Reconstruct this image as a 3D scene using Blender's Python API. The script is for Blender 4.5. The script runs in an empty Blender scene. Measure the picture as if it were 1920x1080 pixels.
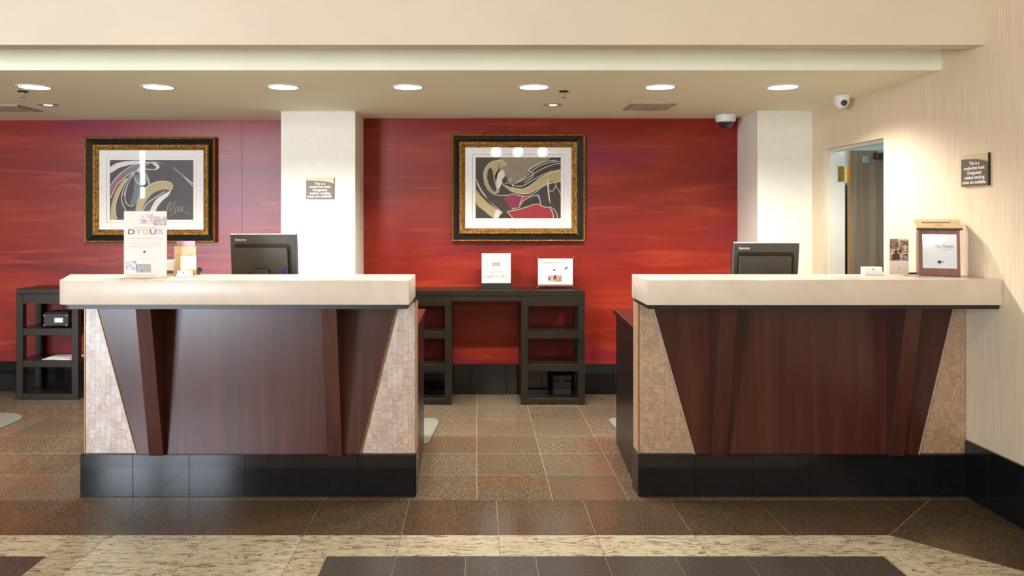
import bpy, bmesh, math, random
from mathutils import Vector, Matrix
random.seed(7)
PI = math.pi
SC = bpy.context.scene
COL = SC.collection

# ------------------------------------------------------------------ camera, world, lights, exposure
F = 1450.0                      # focal length in pixels of the 1920 px wide frame
EYE = 1.52
cam_d = bpy.data.cameras.new('camera')
cam_d.sensor_width = 36.0
cam_d.lens = F / 1920.0 * 36.0
cam_d.shift_x = (960 - 894) / 1920.0
cam_d.shift_y = (406 - 540) / 1920.0
cam_d.clip_start = 0.05
cam = bpy.data.objects.new('camera', cam_d)
cam.location = (0, 0, EYE)
cam.rotation_euler = (PI / 2, 0, 0)
COL.objects.link(cam)
SC.camera = cam

SC.view_settings.view_transform = 'Standard'
SC.view_settings.look = 'None'
SC.view_settings.gamma = 1.0
SC.view_settings.use_curve_mapping = False
SC.view_settings.exposure = 0.0
SC.render.film_transparent = False
try:
    SC.cycles.use_denoising = True
    SC.cycles.max_bounces = 10
    SC.cycles.diffuse_bounces = 7
    SC.cycles.caustics_reflective = False
    SC.cycles.caustics_refractive = False
    SC.cycles.sample_clamp_indirect = 6.0
except Exception:
    pass

world = bpy.data.worlds.new('world')
SC.world = world
world.use_nodes = True
bgn = world.node_tree.nodes['Background']
bgn.inputs[0].default_value = (0.62, 0.78, 1.0, 1)
bgn.inputs[1].default_value = 1.0

WARM = (1.0, 0.945, 0.85)
DAY = (0.78, 0.87, 1.0)


def light(name, kind, loc, rot, power, color, **kw):
    d = bpy.data.lights.new(name, kind)
    d.energy = power
    d.color = color
    for k, v in kw.items():
        setattr(d, k, v)
    o = bpy.data.objects.new(name, d)
    o.location = loc
    o.rotation_euler = rot
    COL.objects.link(o)
    return o


# daylight through the lobby's side light and its two glazed doors, behind the camera on the left
WIN = [(-7.83, -7.61), (-6.22, -5.30), (-5.20, -4.05)]
for (a, b), p in zip(WIN, (9, 430, 450)):
    z0 = 1.95 if b - a < 0.5 else 0.15
    light('window_daylight', 'AREA', ((a + b) / 2, -4.42, (z0 + 3.05) / 2), (PI / 2, 0, 0), p, DAY,
          shape='RECTANGLE', size=b - a - 0.1, size_y=3.05 - z0)
# recessed lobby ceiling lamps in front of the desks
for x, y, p in [(1.9, 0.8, 24), (-0.3, 0.8, 18), (-2.5, 0.8, 8), (1.0, -2.4, 20), (-1.6, -2.4, 12)]:
    light('lobby_ceiling_lamp', 'AREA', (x, y, 3.86), (0, 0, 0), p, (1.0, 0.86, 0.70), shape='DISK', size=0.7)
# three track spots that show in the picture glass
for x in (0.41, 0.88, 1.40):
    light('track_spot', 'AREA', (x, -3.3, 2.9), (math.radians(72), 0, 0), 12, (1.0, 0.9, 0.75), shape='DISK', size=0.19)
# the room behind the door
light('back_office_lamp', 'AREA', (3.9, 6.0, 2.7), (0, 0, 0), 75, (0.8, 0.93, 1.0), shape='SQUARE', size=0.8)
DOWNLIGHT_POWER = 158


# ------------------------------------------------------------------ materials
def lin(c):
    return tuple(((v / 255) / 12.92 if v / 255 <= 0.04045 else (((v / 255) + 0.055) / 1.055) ** 2.4) for v in c) + (1.0,)


class NT:
    def __init__(s, name):
        s.m = bpy.data.materials.new(name)
        s.m.use_nodes = True
        s.t = s.m.node_tree
        s.b = s.t.nodes['Principled BSDF']
        s.out = s.t.nodes['Material Output']

    def n(s, typ, **kw):
        nd = s.t.nodes.new(typ)
        for k, v in kw.items():
            setattr(nd, k, v)
        return nd

    def l(s, a, b):
        s.t.links.new(a, b)

    def coord(s, scale=(1, 1, 1), rot=(0, 0, 0), which='Object', rand=0.0):
        tc = s.n('ShaderNodeTexCoord')
        mp = s.n('ShaderNodeMapping')
        mp.inputs['Scale'].default_value = scale
        mp.inputs['Rotation'].default_value = rot
        s.l(tc.outputs[which], mp.inputs['Vector'])
        if rand:
            oi = s.n('ShaderNodeObjectInfo')
            mu = s.n('ShaderNodeMath', operation='MULTIPLY')
            mu.inputs[1].default_value = rand
            s.l(oi.outputs['Random'], mu.inputs[0])
            s.l(mu.outputs[0], mp.inputs['Location'])
        return mp.outputs[0]

    def noise(s, vec, scale, detail=4, rough=0.5, dist=0.0):
        nd = s.n('ShaderNodeTexNoise')
        nd.inputs['Scale'].default_value = scale
        nd.inputs['Detail'].default_value = detail
        nd.inputs['Roughness'].default_value = rough
        nd.inputs['Distortion'].default_value = dist
        s.l(vec, nd.inputs['Vector'])
        return nd.outputs[0]

    def ramp(s, fac, stops):
        nd = s.n('ShaderNodeValToRGB')
        els = nd.color_ramp.elements
        while len(els) < len(stops):
            els.new(0.5)
        for e, (p, c) in zip(els, stops):
            e.position = p
            e.color = lin(c) if len(c) == 3 else c
        s.l(fac, nd.inputs[0])
        return nd.outputs[0]

    def mix(s, fac, a, b, mode='MIX'):
        nd = s.n('ShaderNodeMix', data_type='RGBA', blend_type=mode)
        for sock, v in ((nd.inputs[0], fac), (nd.inputs[6], a), (nd.inputs[7], b)):
            if isinstance(v, (int, float)):
                sock.default_value = v
            elif isinstance(v, tuple):
                sock.default_value = v
            else:
                s.l(v, sock)
        return nd.outputs[2]

    def bump(s, h, strength, dist=0.01):
        nd = s.n('ShaderNodeBump')
        nd.inputs['Strength'].default_value = strength
        nd.inputs['Distance'].default_value = dist
        s.l(h, nd.inputs['Height'])
        s.l(nd.outputs[0], s.b.inputs['Normal'])

    def color(s, c):
        if isinstance(c, tuple):
            s.b.inputs['Base Color'].default_value = c
        else:
            s.l(c, s.b.inputs['Base Color'])

    def set(s, rough=None, metal=None, spec=None, coat=None, coat_rough=None):
        for k, v in (('Roughness', rough), ('Metallic', metal), ('Specular IOR Level', spec),
                     ('Coat Weight', coat), ('Coat Roughness', coat_rough)):
            if v is not None:
                s.b.inputs[k].default_value = v
        return s


def plain(name, c, rough=0.5, metal=0.0, vary=0.06, scale=18, bump=0.0, spec=None, coat=None):
    """base colour with a slight procedural mottling"""
    t = NT(name)
    v = t.coord()
    n = t.noise(v, scale, 5, 0.6)
    lo = tuple(max(0, x * (1 - vary)) for x in c)
    hi = tuple(min(255, x * (1 + vary)) for x in c)
    t.color(t.ramp(n, [(0.3, lo), (0.7, hi)]))
    t.set(rough, metal, spec, coat)
    if bump:
        t.bump(n, bump)
    return t.m


def wood(name, dark, mid, light_, rough=0.3, horiz=False, coat=0.0):
    t = NT(name)
    v = t.coord((1.5, 26, 26) if horiz else (26, 26, 0.9))
    a = t.noise(v, 0.7, 7, 0.66, 0.4)
    v2 = t.coord((3, 90, 90) if horiz else (110, 110, 2.5))
    b = t.noise(v2, 1.5, 3, 0.6)
    c1 = t.ramp(a, [(0.25, dark), (0.5, mid), (0.78, light_)])
    c2 = t.mix(t.ramp(b, [(0.35, (0, 0, 0)), (0.65, (255, 255, 255))]), c1, lin(mid))
    c = t.mix(0.35, c1, c2)
    t.color(c)
    t.set(rough, coat=coat, coat_rough=0.15)
    t.bump(b, 0.04, 0.003)
    return t.m


def granite(name, c0, c1, c2, blotch=None, streak=False, rough=0.16, rot=0.0):
    t = NT(name)
    v = t.coord((1, 1, 1), (0, 0, rot), rand=37.0)
    fine = t.noise(v, 130, 4, 0.7)
    base = t.ramp(fine, [(0.30, c0), (0.5, c1), (0.70, c2)])
    if blotch:
        vb = t.coord((1.0, 2.2, 1), (0, 0, rot + 0.25), rand=11.0)
        big = t.noise(vb, 2.6, 5, 0.6, 0.6)
        m = t.ramp(big, [(0.50, (0, 0, 0)), (0.66, (255, 255, 255))])
        mm = t.n('ShaderNodeMath', operation='MULTIPLY')
        t.l(m, mm.inputs[0])
        mm.inputs[1].default_value = 0.42
        base = t.mix(mm.outputs[0], base, lin(blotch))
    if streak:
        vs = t.coord((1.7, 8, 1), (0, 0, rot - 0.3), rand=5.0)
        st = t.noise(vs, 4.6, 9, 0.74, 1.8)
        m = t.ramp(st, [(0.505, (0, 0, 0)), (0.585, (255, 255, 255))])
        mm = t.n('ShaderNodeMath', operation='MULTIPLY')
        t.l(m, mm.inputs[0])
        mm.inputs[1].default_value = 0.8
        base = t.mix(mm.outputs[0], base, lin((84, 74, 56)))
    oi = t.n('ShaderNodeObjectInfo')
    tint = t.ramp(oi.outputs['Random'], [(0.0, (228, 224, 220)), (1.0, (255, 255, 255))])
    t.color(t.mix(1.0, base, tint, 'MULTIPLY'))
    r = t.n('ShaderNodeMapRange')
    r.inputs['To Min'].default_value = rough * 0.8
    r.inputs['To Max'].default_value = rough * 1.5
    t.l(fine, r.inputs[0])
    t.l(r.outputs[0], t.b.inputs['Roughness'])
    t.set(spec=0.4)
    return t.m


def red_wall():
    t = NT('red_wallcovering')
    v = t.coord((0.55, 0.55, 2.6))
    big = t.noise(v, 1.1, 4, 0.55, 0.8)
    base = t.ramp(big, [(0.28, (98, 23, 25)), (0.42, (126, 30, 25)), (0.6, (138, 36, 23)), (0.8, (150, 54, 32))])
    v2 = t.coord((0.42, 0.42, 5.2))
    st = t.noise(v2, 1.7, 4, 0.52, 1.6)
    m = t.ramp(st, [(0.53, (0, 0, 0)), (0.72, (255, 255, 255))])
    mm = t.n('ShaderNodeMath', operation='MULTIPLY')
    t.l(m, mm.inputs[0])
    mm.inputs[1].default_value = 0.42
    c = t.mix(mm.outputs[0], base, lin((188, 76, 46)))
    v3 = t.coord((0.9, 0.9, 2.0))
    pn = t.noise(v3, 0.85, 2, 0.5)
    m2 = t.ramp(pn, [(0.60, (0, 0, 0)), (0.74, (255, 255, 255))])
    m3 = t.n('ShaderNodeMath', operation='MULTIPLY')
    t.l(m2, m3.inputs[0])
    m3.inputs[1].default_value = 0.6
    c = t.mix(m3.outputs[0], c, lin((126, 18, 74)))
    t.color(c)
    t.set(0.33, spec=0.36)
    t.bump(t.noise(t.coord((40, 40, 40)), 3, 3), 0.03, 0.002)
    return t.m


def ribbed_wall():
    t = NT('ribbed_wallcovering')
    v = t.coord((150, 150, 3.0))
    a = t.noise(v, 1.0, 5, 0.7)
    c = t.ramp(a, [(0.25, (206, 190, 164)), (0.5, (222, 206, 180)), (0.75, (233, 220, 196))])
    t.color(c)
    t.set(0.75, spec=0.2)
    t.bump(a, 0.25, 0.004)
    return t.m


def pearl():
    t = NT('mother_of_pearl')
    oi = t.n('ShaderNodeObjectInfo')
    base = t.ramp(oi.outputs['Random'], [(0.0, (168, 122, 70)), (0.3, (180, 136, 82)), (0.6, (188, 148, 96)), (1.0, (172, 128, 74))])
    v = t.coord((1, 1, 1))
    w = t.noise(v, 27, 6, 0.7, 3.0)
    c = t.mix(t.ramp(w, [(0.45, (0, 0, 0)), (0.66, (235, 235, 235))]), base, lin((78, 56, 36)))
    irid = t.noise(v, 16, 2)
    c = t.mix(0.07, c, t.ramp(irid, [(0.3, (220, 170, 200)), (0.5, (190, 195, 215)), (0.7, (232, 210, 160))]))
    t.color(c)
    t.set(0.44, 0.0, spec=0.5, coat=0.7, coat_rough=0.43)
    t.b.inputs['Specular Tint'].default_value = (0.72, 0.86, 1.0, 1)
    t.b.inputs['IOR'].default_value = 2.1
    t.b.inputs['Coat IOR'].default_value = 2.2
    t.bump(w, 0.5, 0.004)
    return t.m


def marble():
    t = NT('cream_marble')
    v = t.coord((1, 1, 1.3))
    a = t.noise(v, 2.2, 6, 0.6, 1.0)
    c = t.ramp(a, [(0.3, (198, 185, 168)), (0.55, (208, 196, 181)), (0.8, (214, 204, 191))])
    vn = t.noise(v, 3.5, 8, 0.6, 2.5)
    m = t.ramp(vn, [(0.485, (0, 0, 0)), (0.5, (90, 90, 90)), (0.515, (0, 0, 0))])
    t.color(t.mix(m, c, lin((186, 158, 128))))
    t.set(0.3, spec=0.3)
    return t.m


def gilt(name='carved_gilt'):
    t = NT(name)
    v = t.coord((1, 1, 1))
    a = t.noise(v, 60, 4, 0.7, 1.2)
    t.color(t.ramp(a, [(0.3, (74, 46, 16)), (0.5, (150, 104, 42)), (0.72, (222, 182, 104))]))
    t.set(0.36, 0.75)
    t.bump(a, 0.7, 0.01)
    return t.m


def photo_print(name, stops, scale=26):
    t = NT(name)
    v = t.coord(which='Object', rand=9.0)
    a = t.noise(v, scale, 3, 0.6, 1.5)
    b = t.noise(v, scale * 2.3, 2, 0.5)
    c = t.mix(0.35, t.ramp(a, stops), t.ramp(b, stops))
    t.color(c)
    t.set(0.35)
    return t.m


def speckled_print(name, c0, c1, scale=500):
    t = NT(name)
    v = t.coord()
    a = t.noise(v, scale, 2, 0.7)
    b = t.noise(v, 5, 2)
    c = t.ramp(a, [(0.4, c0), (0.66, c1)])
    t.color(t.mix(t.ramp(b, [(0.4, (0, 0, 0)), (0.8, (120, 120, 120))]), c, lin(c1)))
    t.set(0.5)
    return t.m


def clear_glass(name, tint=(1, 1, 1), gloss=0.06):
    """thin clear sheet: mostly see-through with a Fresnel mirror reflection"""
    t = NT(name)
    tr = t.n('ShaderNodeBsdfTransparent')
    tr.inputs[0].default_value = tint + (1,)
    mn = t.n('ShaderNodeMath', operation='MINIMUM')
    mn.inputs[1].default_value = gloss
    gl = t.n('ShaderNodeBsdfGlossy')
    gl.inputs['Roughness'].default_value = 0.02
    lw = t.n('ShaderNodeFresnel')
    lw.inputs['IOR'].default_value = 1.5
    mx = t.n('ShaderNodeMixShader')
    t.l(lw.outputs[0], mn.inputs[0])
    t.l(mn.outputs[0], mx.inputs[0])
    t.l(tr.outputs[0], mx.inputs[1])
    t.l(gl.outputs[0], mx.inputs[2])
    t.l(mx.outputs[0], t.out.inputs[0])
    return t.m


def glow(name, c, strength):
    t = NT(name)
    t.color(lin((250, 246, 235)))
    t.b.inputs['Emission Color'].default_value = c + (1,)
    t.b.inputs['Emission Strength'].default_value = strength
    return t.m


M = dict(
    red=red_wall(), ribbed=ribbed_wall(), pearl=pearl(), marble=marble(), gilt=gilt(),
    white_wall=plain('white_wall_paint', (236, 232, 220), 0.6, vary=0.012, spec=0.3),
    beam=plain('cream_beam_paint', (208, 197, 178), 0.6, vary=0.02, scale=1.5, spec=0.3),
    ceiling=plain('ceiling_paint', (242, 243, 219), 0.7, vary=0.01, scale=2, spec=0.2),
    lobby=plain('lobby_paint', (196, 180, 152), 0.7, vary=0.02, scale=2),
    wood=wood('mahogany_veneer', (44, 19, 14), (68, 31, 23), (96, 49, 33), 0.28),
    fin=wood('mahogany_fin', (46, 22, 15), (66, 32, 23), (86, 45, 31), 0.36),
    cabinet=wood('dark_cabinet_laminate', (20, 13, 12), (30, 20, 18), (42, 28, 24), 0.28),
    worktop=wood('dark_worktop', (40, 20, 17), (56, 28, 24), (68, 36, 30), 0.18, horiz=True),
    espresso=wood('espresso_wood', (20, 16, 12), (31, 25, 18), (42, 34, 25), 0.3, horiz=True),
    seam=plain('dark_red_seam', (104, 24, 28), 0.5),
    lip=plain('black_lip', (24, 18, 18), 0.4),
    tile=plain('black_granite', (20, 20, 22), 0.07, vary=0.25, scale=60, spec=0.4),
    grout_dark=plain('dark_grout', (70, 68, 66), 0.8),
    grout=plain('pale_grout', (168, 156, 138), 0.85, scale=60),
    brown=granite('brown_granite', (52, 43, 34), (110, 96, 80), (170, 154, 132), (140, 90, 60)),
    brown_border=granite('dark_brown_granite', (46, 38, 29), (92, 79, 63), (140, 124, 102), (118, 78, 50)),
    cream_granite=granite('cream_granite', (170, 158, 130), (208, 198, 172), (226, 219, 196), None, True, 0.2),
    charcoal=granite('charcoal_granite', (62, 60, 57), (84, 81, 76), (104, 101, 95), None, False, 0.22),
    mat=plain('grey_rubber', (126, 126, 117), 0.8, vary=0.06, scale=120, bump=0.1),
    black=plain('black_plastic', (26, 26, 25), 0.42, vary=0.08),
    monitor=plain('charcoal_plastic', (84, 81, 72), 0.42, vary=0.05, scale=6),
    monitor_dark=plain('recess_plastic', (34, 32, 27), 0.5, vary=0.05),
    white=plain('white_plastic', (240, 240, 238), 0.4, vary=0.01),
    card=plain('cream_card', (226, 210, 200), 0.55, vary=0.01),
    sign_paper=plain('white_sign_board', (214, 214, 212), 0.5, vary=0.01),
    paper=plain('white_paper', (246, 246, 243), 0.6, vary=0.01),
    mat_board=plain('mat_board', (250, 247, 243), 0.7, vary=0.01),
    mat_edge=plain('mat_bevel', (196, 190, 170), 0.6, vary=0.02),
    kraft=plain('kraft_leaflet', (214, 190, 152), 0.6, vary=0.03),
    lilac=plain('lilac_leaflet', (190, 158, 180), 0.4, vary=0.04),
    chrome=plain('chrome', (200, 200, 200), 0.2, 1.0),
    brass=plain('brass', (206, 170, 84), 0.28, 1.0),
    steel=plain('grey_metal', (176, 168, 152), 0.45, 0.2),
    dark_metal=plain('dark_metal', (60, 56, 50), 0.4, 0.6),
    slot=plain('dark_slot', (40, 36, 32), 0.7),
    sign_brown=plain('brown_sign_plate', (104, 92, 76), 0.4, vary=0.04),
    sign_tan=plain('tan_sign_plate', (206, 192, 160), 0.4, vary=0.03),
    ink_white=plain('white_ink', (245, 243, 240), 0.5, vary=0.0),
    ink_grey=plain('grey_ink', (96, 90, 88), 0.5),
    ink_pale=plain('pale_ink', (170, 160, 152), 0.5),
    ink_dark=plain('dark_ink', (58, 52, 54), 0.5),
    ink_orange=plain('orange_ink', (226, 158, 126), 0.5),
    ink_lilac=plain('lilac_ink', (166, 160, 190), 0.5),
    ink_brown=plain('brown_ink', (120, 98, 88), 0.5),
    ink_gold=plain('gold_ink', (138, 124, 88), 0.45),
    ink_blue=plain('blue_ink', (100, 116, 176), 0.5),
    ink_red=plain('red_ink', (178, 66, 44), 0.5),
    sticker=plain('blue_sticker', (60, 62, 150), 0.4),
    door=wood('grey_brown_laminate', (84, 72, 58), (118, 102, 84), (142, 126, 104), 0.25),
    door_edge=wood('golden_door_edge', (108, 74, 34), (138, 98, 50), (156, 116, 66), 0.35),
    jamb=plain('white_jamb_paint', (226, 224, 214), 0.4, vary=0.01),
    office=plain('pale_blue_paint', (200, 214, 216), 0.6, vary=0.01),
    dark_wood=plain('dark_wood', (40, 26, 20), 0.4),
    box_wood=wood('walnut_box', (92, 58, 46), (122, 82, 66), (146, 104, 86), 0.35),
    box_lid=wood('maple_lid', (176, 146, 104), (196, 168, 126), (208, 182, 142), 0.3, horiz=True),
    plate=plain('glossy_notice', (214, 222, 232), 0.08, vary=0.01, coat=0.6),
    scoop=plain('black_scoop', (26, 23, 20), 0.25, vary=0.1),
    glass=clear_glass('clear_glass'),
    acrylic=clear_glass('clear_acrylic', (0.985, 0.99, 0.99), 0.006),
    lens=glow('lit_lens', (1.0, 0.93, 0.80), 14.0),
    small_lens=glow('lit_small_lens', (1.0, 0.95, 0.85), 3.0),
    smoked=plain('smoked_dome', (40, 38, 38), 0.06, coat=1.0),
    trim_gold=plain('bronze_trim', (150, 112, 62), 0.35, 0.5),
    trim_pale=plain('pale_trim', (200, 190, 170), 0.4, 0.3),
    art_left=speckled_print('speckled_slate_print', (36, 32, 36), (58, 54, 58)),
    art_right=speckled_print('speckled_umber_print', (26, 22, 18), (58, 50, 40)),
    tan_ink=speckled_print('tan_ink', (178, 160, 110), (196, 180, 134), 300),
    grey_beige=speckled_print('grey_beige_ink', (120, 108, 88), (170, 158, 134), 300),
    crimson_ink=plain('crimson_ink', (160, 22, 44), 0.4, vary=0.1),
    magenta_ink=plain('magenta_ink', (140, 18, 66), 0.4, vary=0.15),
    black_ink=plain('black_ink', (24, 22, 22), 0.4),
    cream_ink=plain('cream_ink', (226, 222, 208), 0.4, vary=0.03),
    plum_ink=plain('plum_ink', (52, 38, 44), 0.4),
    slate_ink=plain('slate_ink', (92, 100, 112), 0.4),
    photo_a=photo_print('warm_photo_print', [(0.34, (60, 40, 36)), (0.46, (150, 96, 72)), (0.54, (214, 190, 176)), (0.64, (96, 76, 70))], 24),
    photo_b=photo_print('dark_photo_print', [(0.35, (38, 28, 22)), (0.5, (110, 78, 54)), (0.66, (190, 156, 126))], 26),
    photo_c=photo_print('mono_photo_print', [(0.35, (40, 36, 38)), (0.48, (140, 130, 138)), (0.6, (206, 198, 204))], 28),
    photo_d=photo_print('sepia_photo_print', [(0.35, (58, 40, 32)), (0.5, (150, 112, 92)), (0.62, (220, 196, 178))], 26),
)


# ------------------------------------------------------------------ mesh helpers
def tag(o, label=None, cat=None, group=None, kind=None):
    for k, v in (('label', label), ('category', cat), ('group', group), ('kind', kind)):
        if v:
            o[k] = v
    return o


def thing(name, label, cat, loc=(0, 0, 0), rot=(0, 0, 0), group=None):
    o = bpy.data.objects.new(name, None)
    o.empty_display_size = 0.1
    COL.objects.link(o)
    o.location = loc
    o.rotation_euler = rot
    return tag(o, label, cat, group)


def root_loc(p):
    while p.parent is not None:
        p = p.parent
    return p.location


def obj(name, bm, mat, parent=None, bevel=0.0, seg=1, world=False, smooth=False, recalc=True):
    """link bm as ONE mesh object; world=True: bm is in world coordinates and the root thing is unrotated"""
    if world and parent is not None:
        l = root_loc(parent)
        bmesh.ops.translate(bm, verts=bm.verts, vec=(-l[0], -l[1], -l[2]))
    if recalc:
        bmesh.ops.recalc_face_normals(bm, faces=bm.faces)
    if bevel:
        es = [e for e in bm.edges if len(e.link_faces) == 2 and e.calc_face_angle(0) > 0.5]
        bmesh.ops.bevel(bm, geom=es, offset=bevel, segments=seg, affect='EDGES', profile=0.5, clamp_overlap=True)
    me = bpy.data.meshes.new(name)
    bm.to_mesh(me)
    bm.free()
    if smooth:
        for p in me.polygons:
            p.use_smooth = True
        try:
            me.set_sharp_from_angle(angle=math.radians(40))
        except Exception:
            pass
    me.materials.append(mat)
    o = bpy.data.objects.new(name, me)
    COL.objects.link(o)
    if parent is not None:
        o.parent = parent
    return o


def B():
    return bmesh.new()


def box(bm, x0, x1, y0, y1, z0, z1):
    vs = [bm.verts.new((x, y, z)) for z in (z0, z1) for y in (y0, y1) for x in (x0, x1)]
    for f in ((0, 2, 3, 1), (4, 5, 7, 6), (0, 1, 5, 4), (2, 6, 7, 3), (0, 4, 6, 2), (1, 3, 7, 5)):
        bm.faces.new([vs[i] for i in f])
    return bm


def bx(*a):
    return box(B(), *a)


def prism(bm, pts, axis, a, b):
    """extrude the polygon pts along axis ('x','y','z') from a to b; pts are the two other coordinates in xyz order"""
    def P(p, t):
        return {'x': (t, p[0], p[1]), 'y': (p[0], t, p[1]), 'z': (p[0], p[1], t)}[axis]
    lo = [bm.verts.new(P(p, a)) for p in pts]
    hi = [bm.verts.new(P(p, b)) for p in pts]
    n = len(pts)
    bm.faces.new(lo)
    bm.faces.new(hi)
    for i in range(n):
        bm.faces.new((lo[i], lo[(i + 1) % n], hi[(i + 1) % n], hi[i]))
    return bm


def px(*a):
    return prism(B(), *a)


def lathe(bm, prof, n=24, c=(0, 0, 0), axis='z'):
    rings = []
    for r, h in prof:
        ring = []
        for i in range(n):
            t = 2 * PI * i / n
            p = (r * math.cos(t), r * math.sin(t), h)
            if axis == 'y':
                p = (p[0], p[2], p[1])
            if axis == 'x':
                p = (p[2], p[0], p[1])
            ring.append(bm.verts.new((c[0] + p[0], c[1] + p[1], c[2] + p[2])))
        rings.append(ring)
    for a, b in zip(rings, rings[1:]):
        for i in range(n):
            bm.faces.new((a[i], a[(i + 1) % n], b[(i + 1) % n], b[i]))
    bm.faces.new(rings[0])
    bm.faces.new(rings[-1])
    return bm


def tube(bm, pts, r, n=8):
    pts = [Vector(p) for p in pts]
    rings = []
    for i, p in enumerate(pts):
        d = (pts[min(i + 1, len(pts) - 1)] - pts[max(i - 1, 0)]).normalized()
        u = d.cross(Vector((0, 0, 1)))
        if u.length < 1e-4:
            u = d.cross(Vector((0, 1, 0)))
        u.normalize()
        w = d.cross(u)
        rings.append([bm.verts.new(p + r * (math.cos(2 * PI * k / n) * u + math.sin(2 * PI * k / n) * w)) for k in range(n)])
    for a, b in zip(rings, rings[1:]):
        for i in range(n):
            bm.faces.new((a[i], a[(i + 1) % n], b[(i + 1) % n], b[i]))
    bm.faces.new(rings[0])
    bm.faces.new(rings[-1])
    return bm


def rounded(x0, x1, y0, y1, rs, n=6):
    """rounded rectangle; rs: radii for corners (x0y0, x1y0, x1y1, x0y1)"""
    out = []
    for (cx, cy, a0), r in zip(((x0, y0, PI), (x1, y0, 1.5 * PI), (x1, y1, 0), (x0, y1, 0.5 * PI)), rs):
        if r <= 0:
            out.append((cx, cy))
            continue
        ox = cx + (r if cx == x0 else -r)
        oy = cy + (r if cy == y0 else -r)
        for k in range(n + 1):
            t = a0 + (PI / 2) * k / n
            out.append((ox + r * math.cos(t), oy + r * math.sin(t)))
    return out


def clip(poly, a, b, c):
    """keep the part of the convex polygon where a*x + b*y <= c"""
    out = []
    for i, p in enumerate(poly):
        q = poly[(i + 1) % len(poly)]
        dp, dq = a * p[0] + b * p[1] - c, a * q[0] + b * q[1] - c
        if dp <= 0:
            out.append(p)
        if (dp < 0 < dq) or (dq < 0 < dp):
            t = dp / (dp - dq)
            out.append((p[0] + t * (q[0] - p[0]), p[1] + t * (q[1] - p[1])))
    return out


def area(poly):
    return abs(sum(p[0] * q[1] - q[0] * p[1] for p, q in zip(poly, poly[1:] + poly[:1]))) / 2


def inset(poly, d):
    """shrink a convex polygon by d"""
    cx = sum(p[0] for p in poly) / len(poly)
    cy = sum(p[1] for p in poly) / len(poly)
    out = list(poly)
    for p, q in zip(poly, poly[1:] + poly[:1]):
        ex, ey = q[0] - p[0], q[1] - p[1]
        L = math.hypot(ex, ey)
        if L < 1e-6:
            continue
        nx, ny = ey / L, -ex / L
        if nx * (cx - p[0]) + ny * (cy - p[1]) > 0:
            nx, ny = -nx, -ny
        out = clip(out, nx, ny, nx * p[0] + ny * p[1] - d)
        if len(out) < 3:
            return []
    return out


def text_bm(s, size, align='CENTER', depth=0.0004, bold=0.0, width=None, shear=0.0):
    """lettering in the XZ plane, facing -Y, origin at the baseline"""
    cu = bpy.data.curves.new('lettering', 'FONT')
    cu.body = s
    cu.size = size
    cu.align_x = align
    cu.extrude = depth
    cu.offset = bold
    cu.shear = shear
    cu.resolution_u = 3
    o = bpy.data.objects.new('lettering', cu)
    COL.objects.link(o)
    dg = bpy.context.evaluated_depsgraph_get()
    me = bpy.data.meshes.new_from_object(o.evaluated_get(dg))
    bm = B()
    bm.from_mesh(me)
    bpy.data.meshes.remove(me)
    bpy.data.objects.remove(o)
    bpy.data.curves.remove(cu)
    if width:
        xs = [v.co.x for v in bm.verts]
        k = width / max(1e-6, max(xs) - min(xs))
        bmesh.ops.scale(bm, verts=bm.verts, vec=(k, 1, 1))
    bmesh.ops.rotate(bm, verts=bm.verts, cent=(0, 0, 0), matrix=Matrix.Rotation(PI / 2, 3, 'X'))
    return bm


def move(bm, x=0, y=0, z=0):
    bmesh.ops.translate(bm, verts=bm.verts, vec=(x, y, z))
    return bm


def rotx(bm, a, c=(0, 0, 0)):
    bmesh.ops.rotate(bm, verts=bm.verts, cent=c, matrix=Matrix.Rotation(a, 3, 'X'))
    return bm


def join(bm, other):
    me = bpy.data.meshes.new('tmp')
    other.to_mesh(me)
    other.free()
    bm.from_mesh(me)
    bpy.data.meshes.remove(me)
    return bm


def spline(pts, n=8):
    out = []
    P = [pts[0]] + list(pts) + [pts[-1]]
    for i in range(1, len(P) - 2):
        p0, p1, p2, p3 = P[i - 1], P[i], P[i + 1], P[i + 2]
        for k in range(n):
            t = k / n
            out.append(tuple(0.5 * (2 * p1[j] + (p2[j] - p0[j]) * t + (2 * p0[j] - 5 * p1[j] + 4 * p2[j] - p3[j]) * t * t
                                    + (3 * p1[j] - p0[j] - 3 * p2[j] + p3[j]) * t ** 3) for j in (0, 1)))
    out.append(tuple(pts[-1]))
    return out


def line_bm(bm, pts, w, y, d=0.0006):
    """flat printed stroke in the XZ plane at depth y"""
    s = spline(pts)
    fr = []
    for i, p in enumerate(s):
        q, r = s[min(i + 1, len(s) - 1)], s[max(i - 1, 0)]
        dx, dz = q[0] - r[0], q[1] - r[1]
        L = math.hypot(dx, dz) or 1
        nx, nz = -dz / L * w / 2, dx / L * w / 2
        fr.append((bm.verts.new((p[0] + nx, y, p[1] + nz)), bm.verts.new((p[0] - nx, y, p[1] - nz))))
    for a, b in zip(fr, fr[1:]):
        bm.faces.new((a[0], a[1], b[1], b[0]))
    return bm


def face_out(bm):
    """turn every flat print face towards -Y"""
    bm.normal_update()
    for f in bm.faces:
        if f.normal.y > 0:
            f.normal_flip()
    return bm


def struct(name, bm, mat, parent=None, **kw):
    o = obj(name, bm, mat, parent, **kw)
    if parent is None:
        o['kind'] = 'structure'
    return o


# ------------------------------------------------------------------ room shell
WX = 2.668          # right wall
YB = 6.62           # red wall, right bay
YBL = 6.75          # red wall, left bay
ZC = EYE + 0.84     # soffit ceiling height
XL = -9.6
YF = -4.5
ZH = 3.9
CX0, CX1, CY = -1.562, -0.970, 6.17       # white column
RX0, RY = 2.232, 6.15                     # white pier beside the right wall

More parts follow.
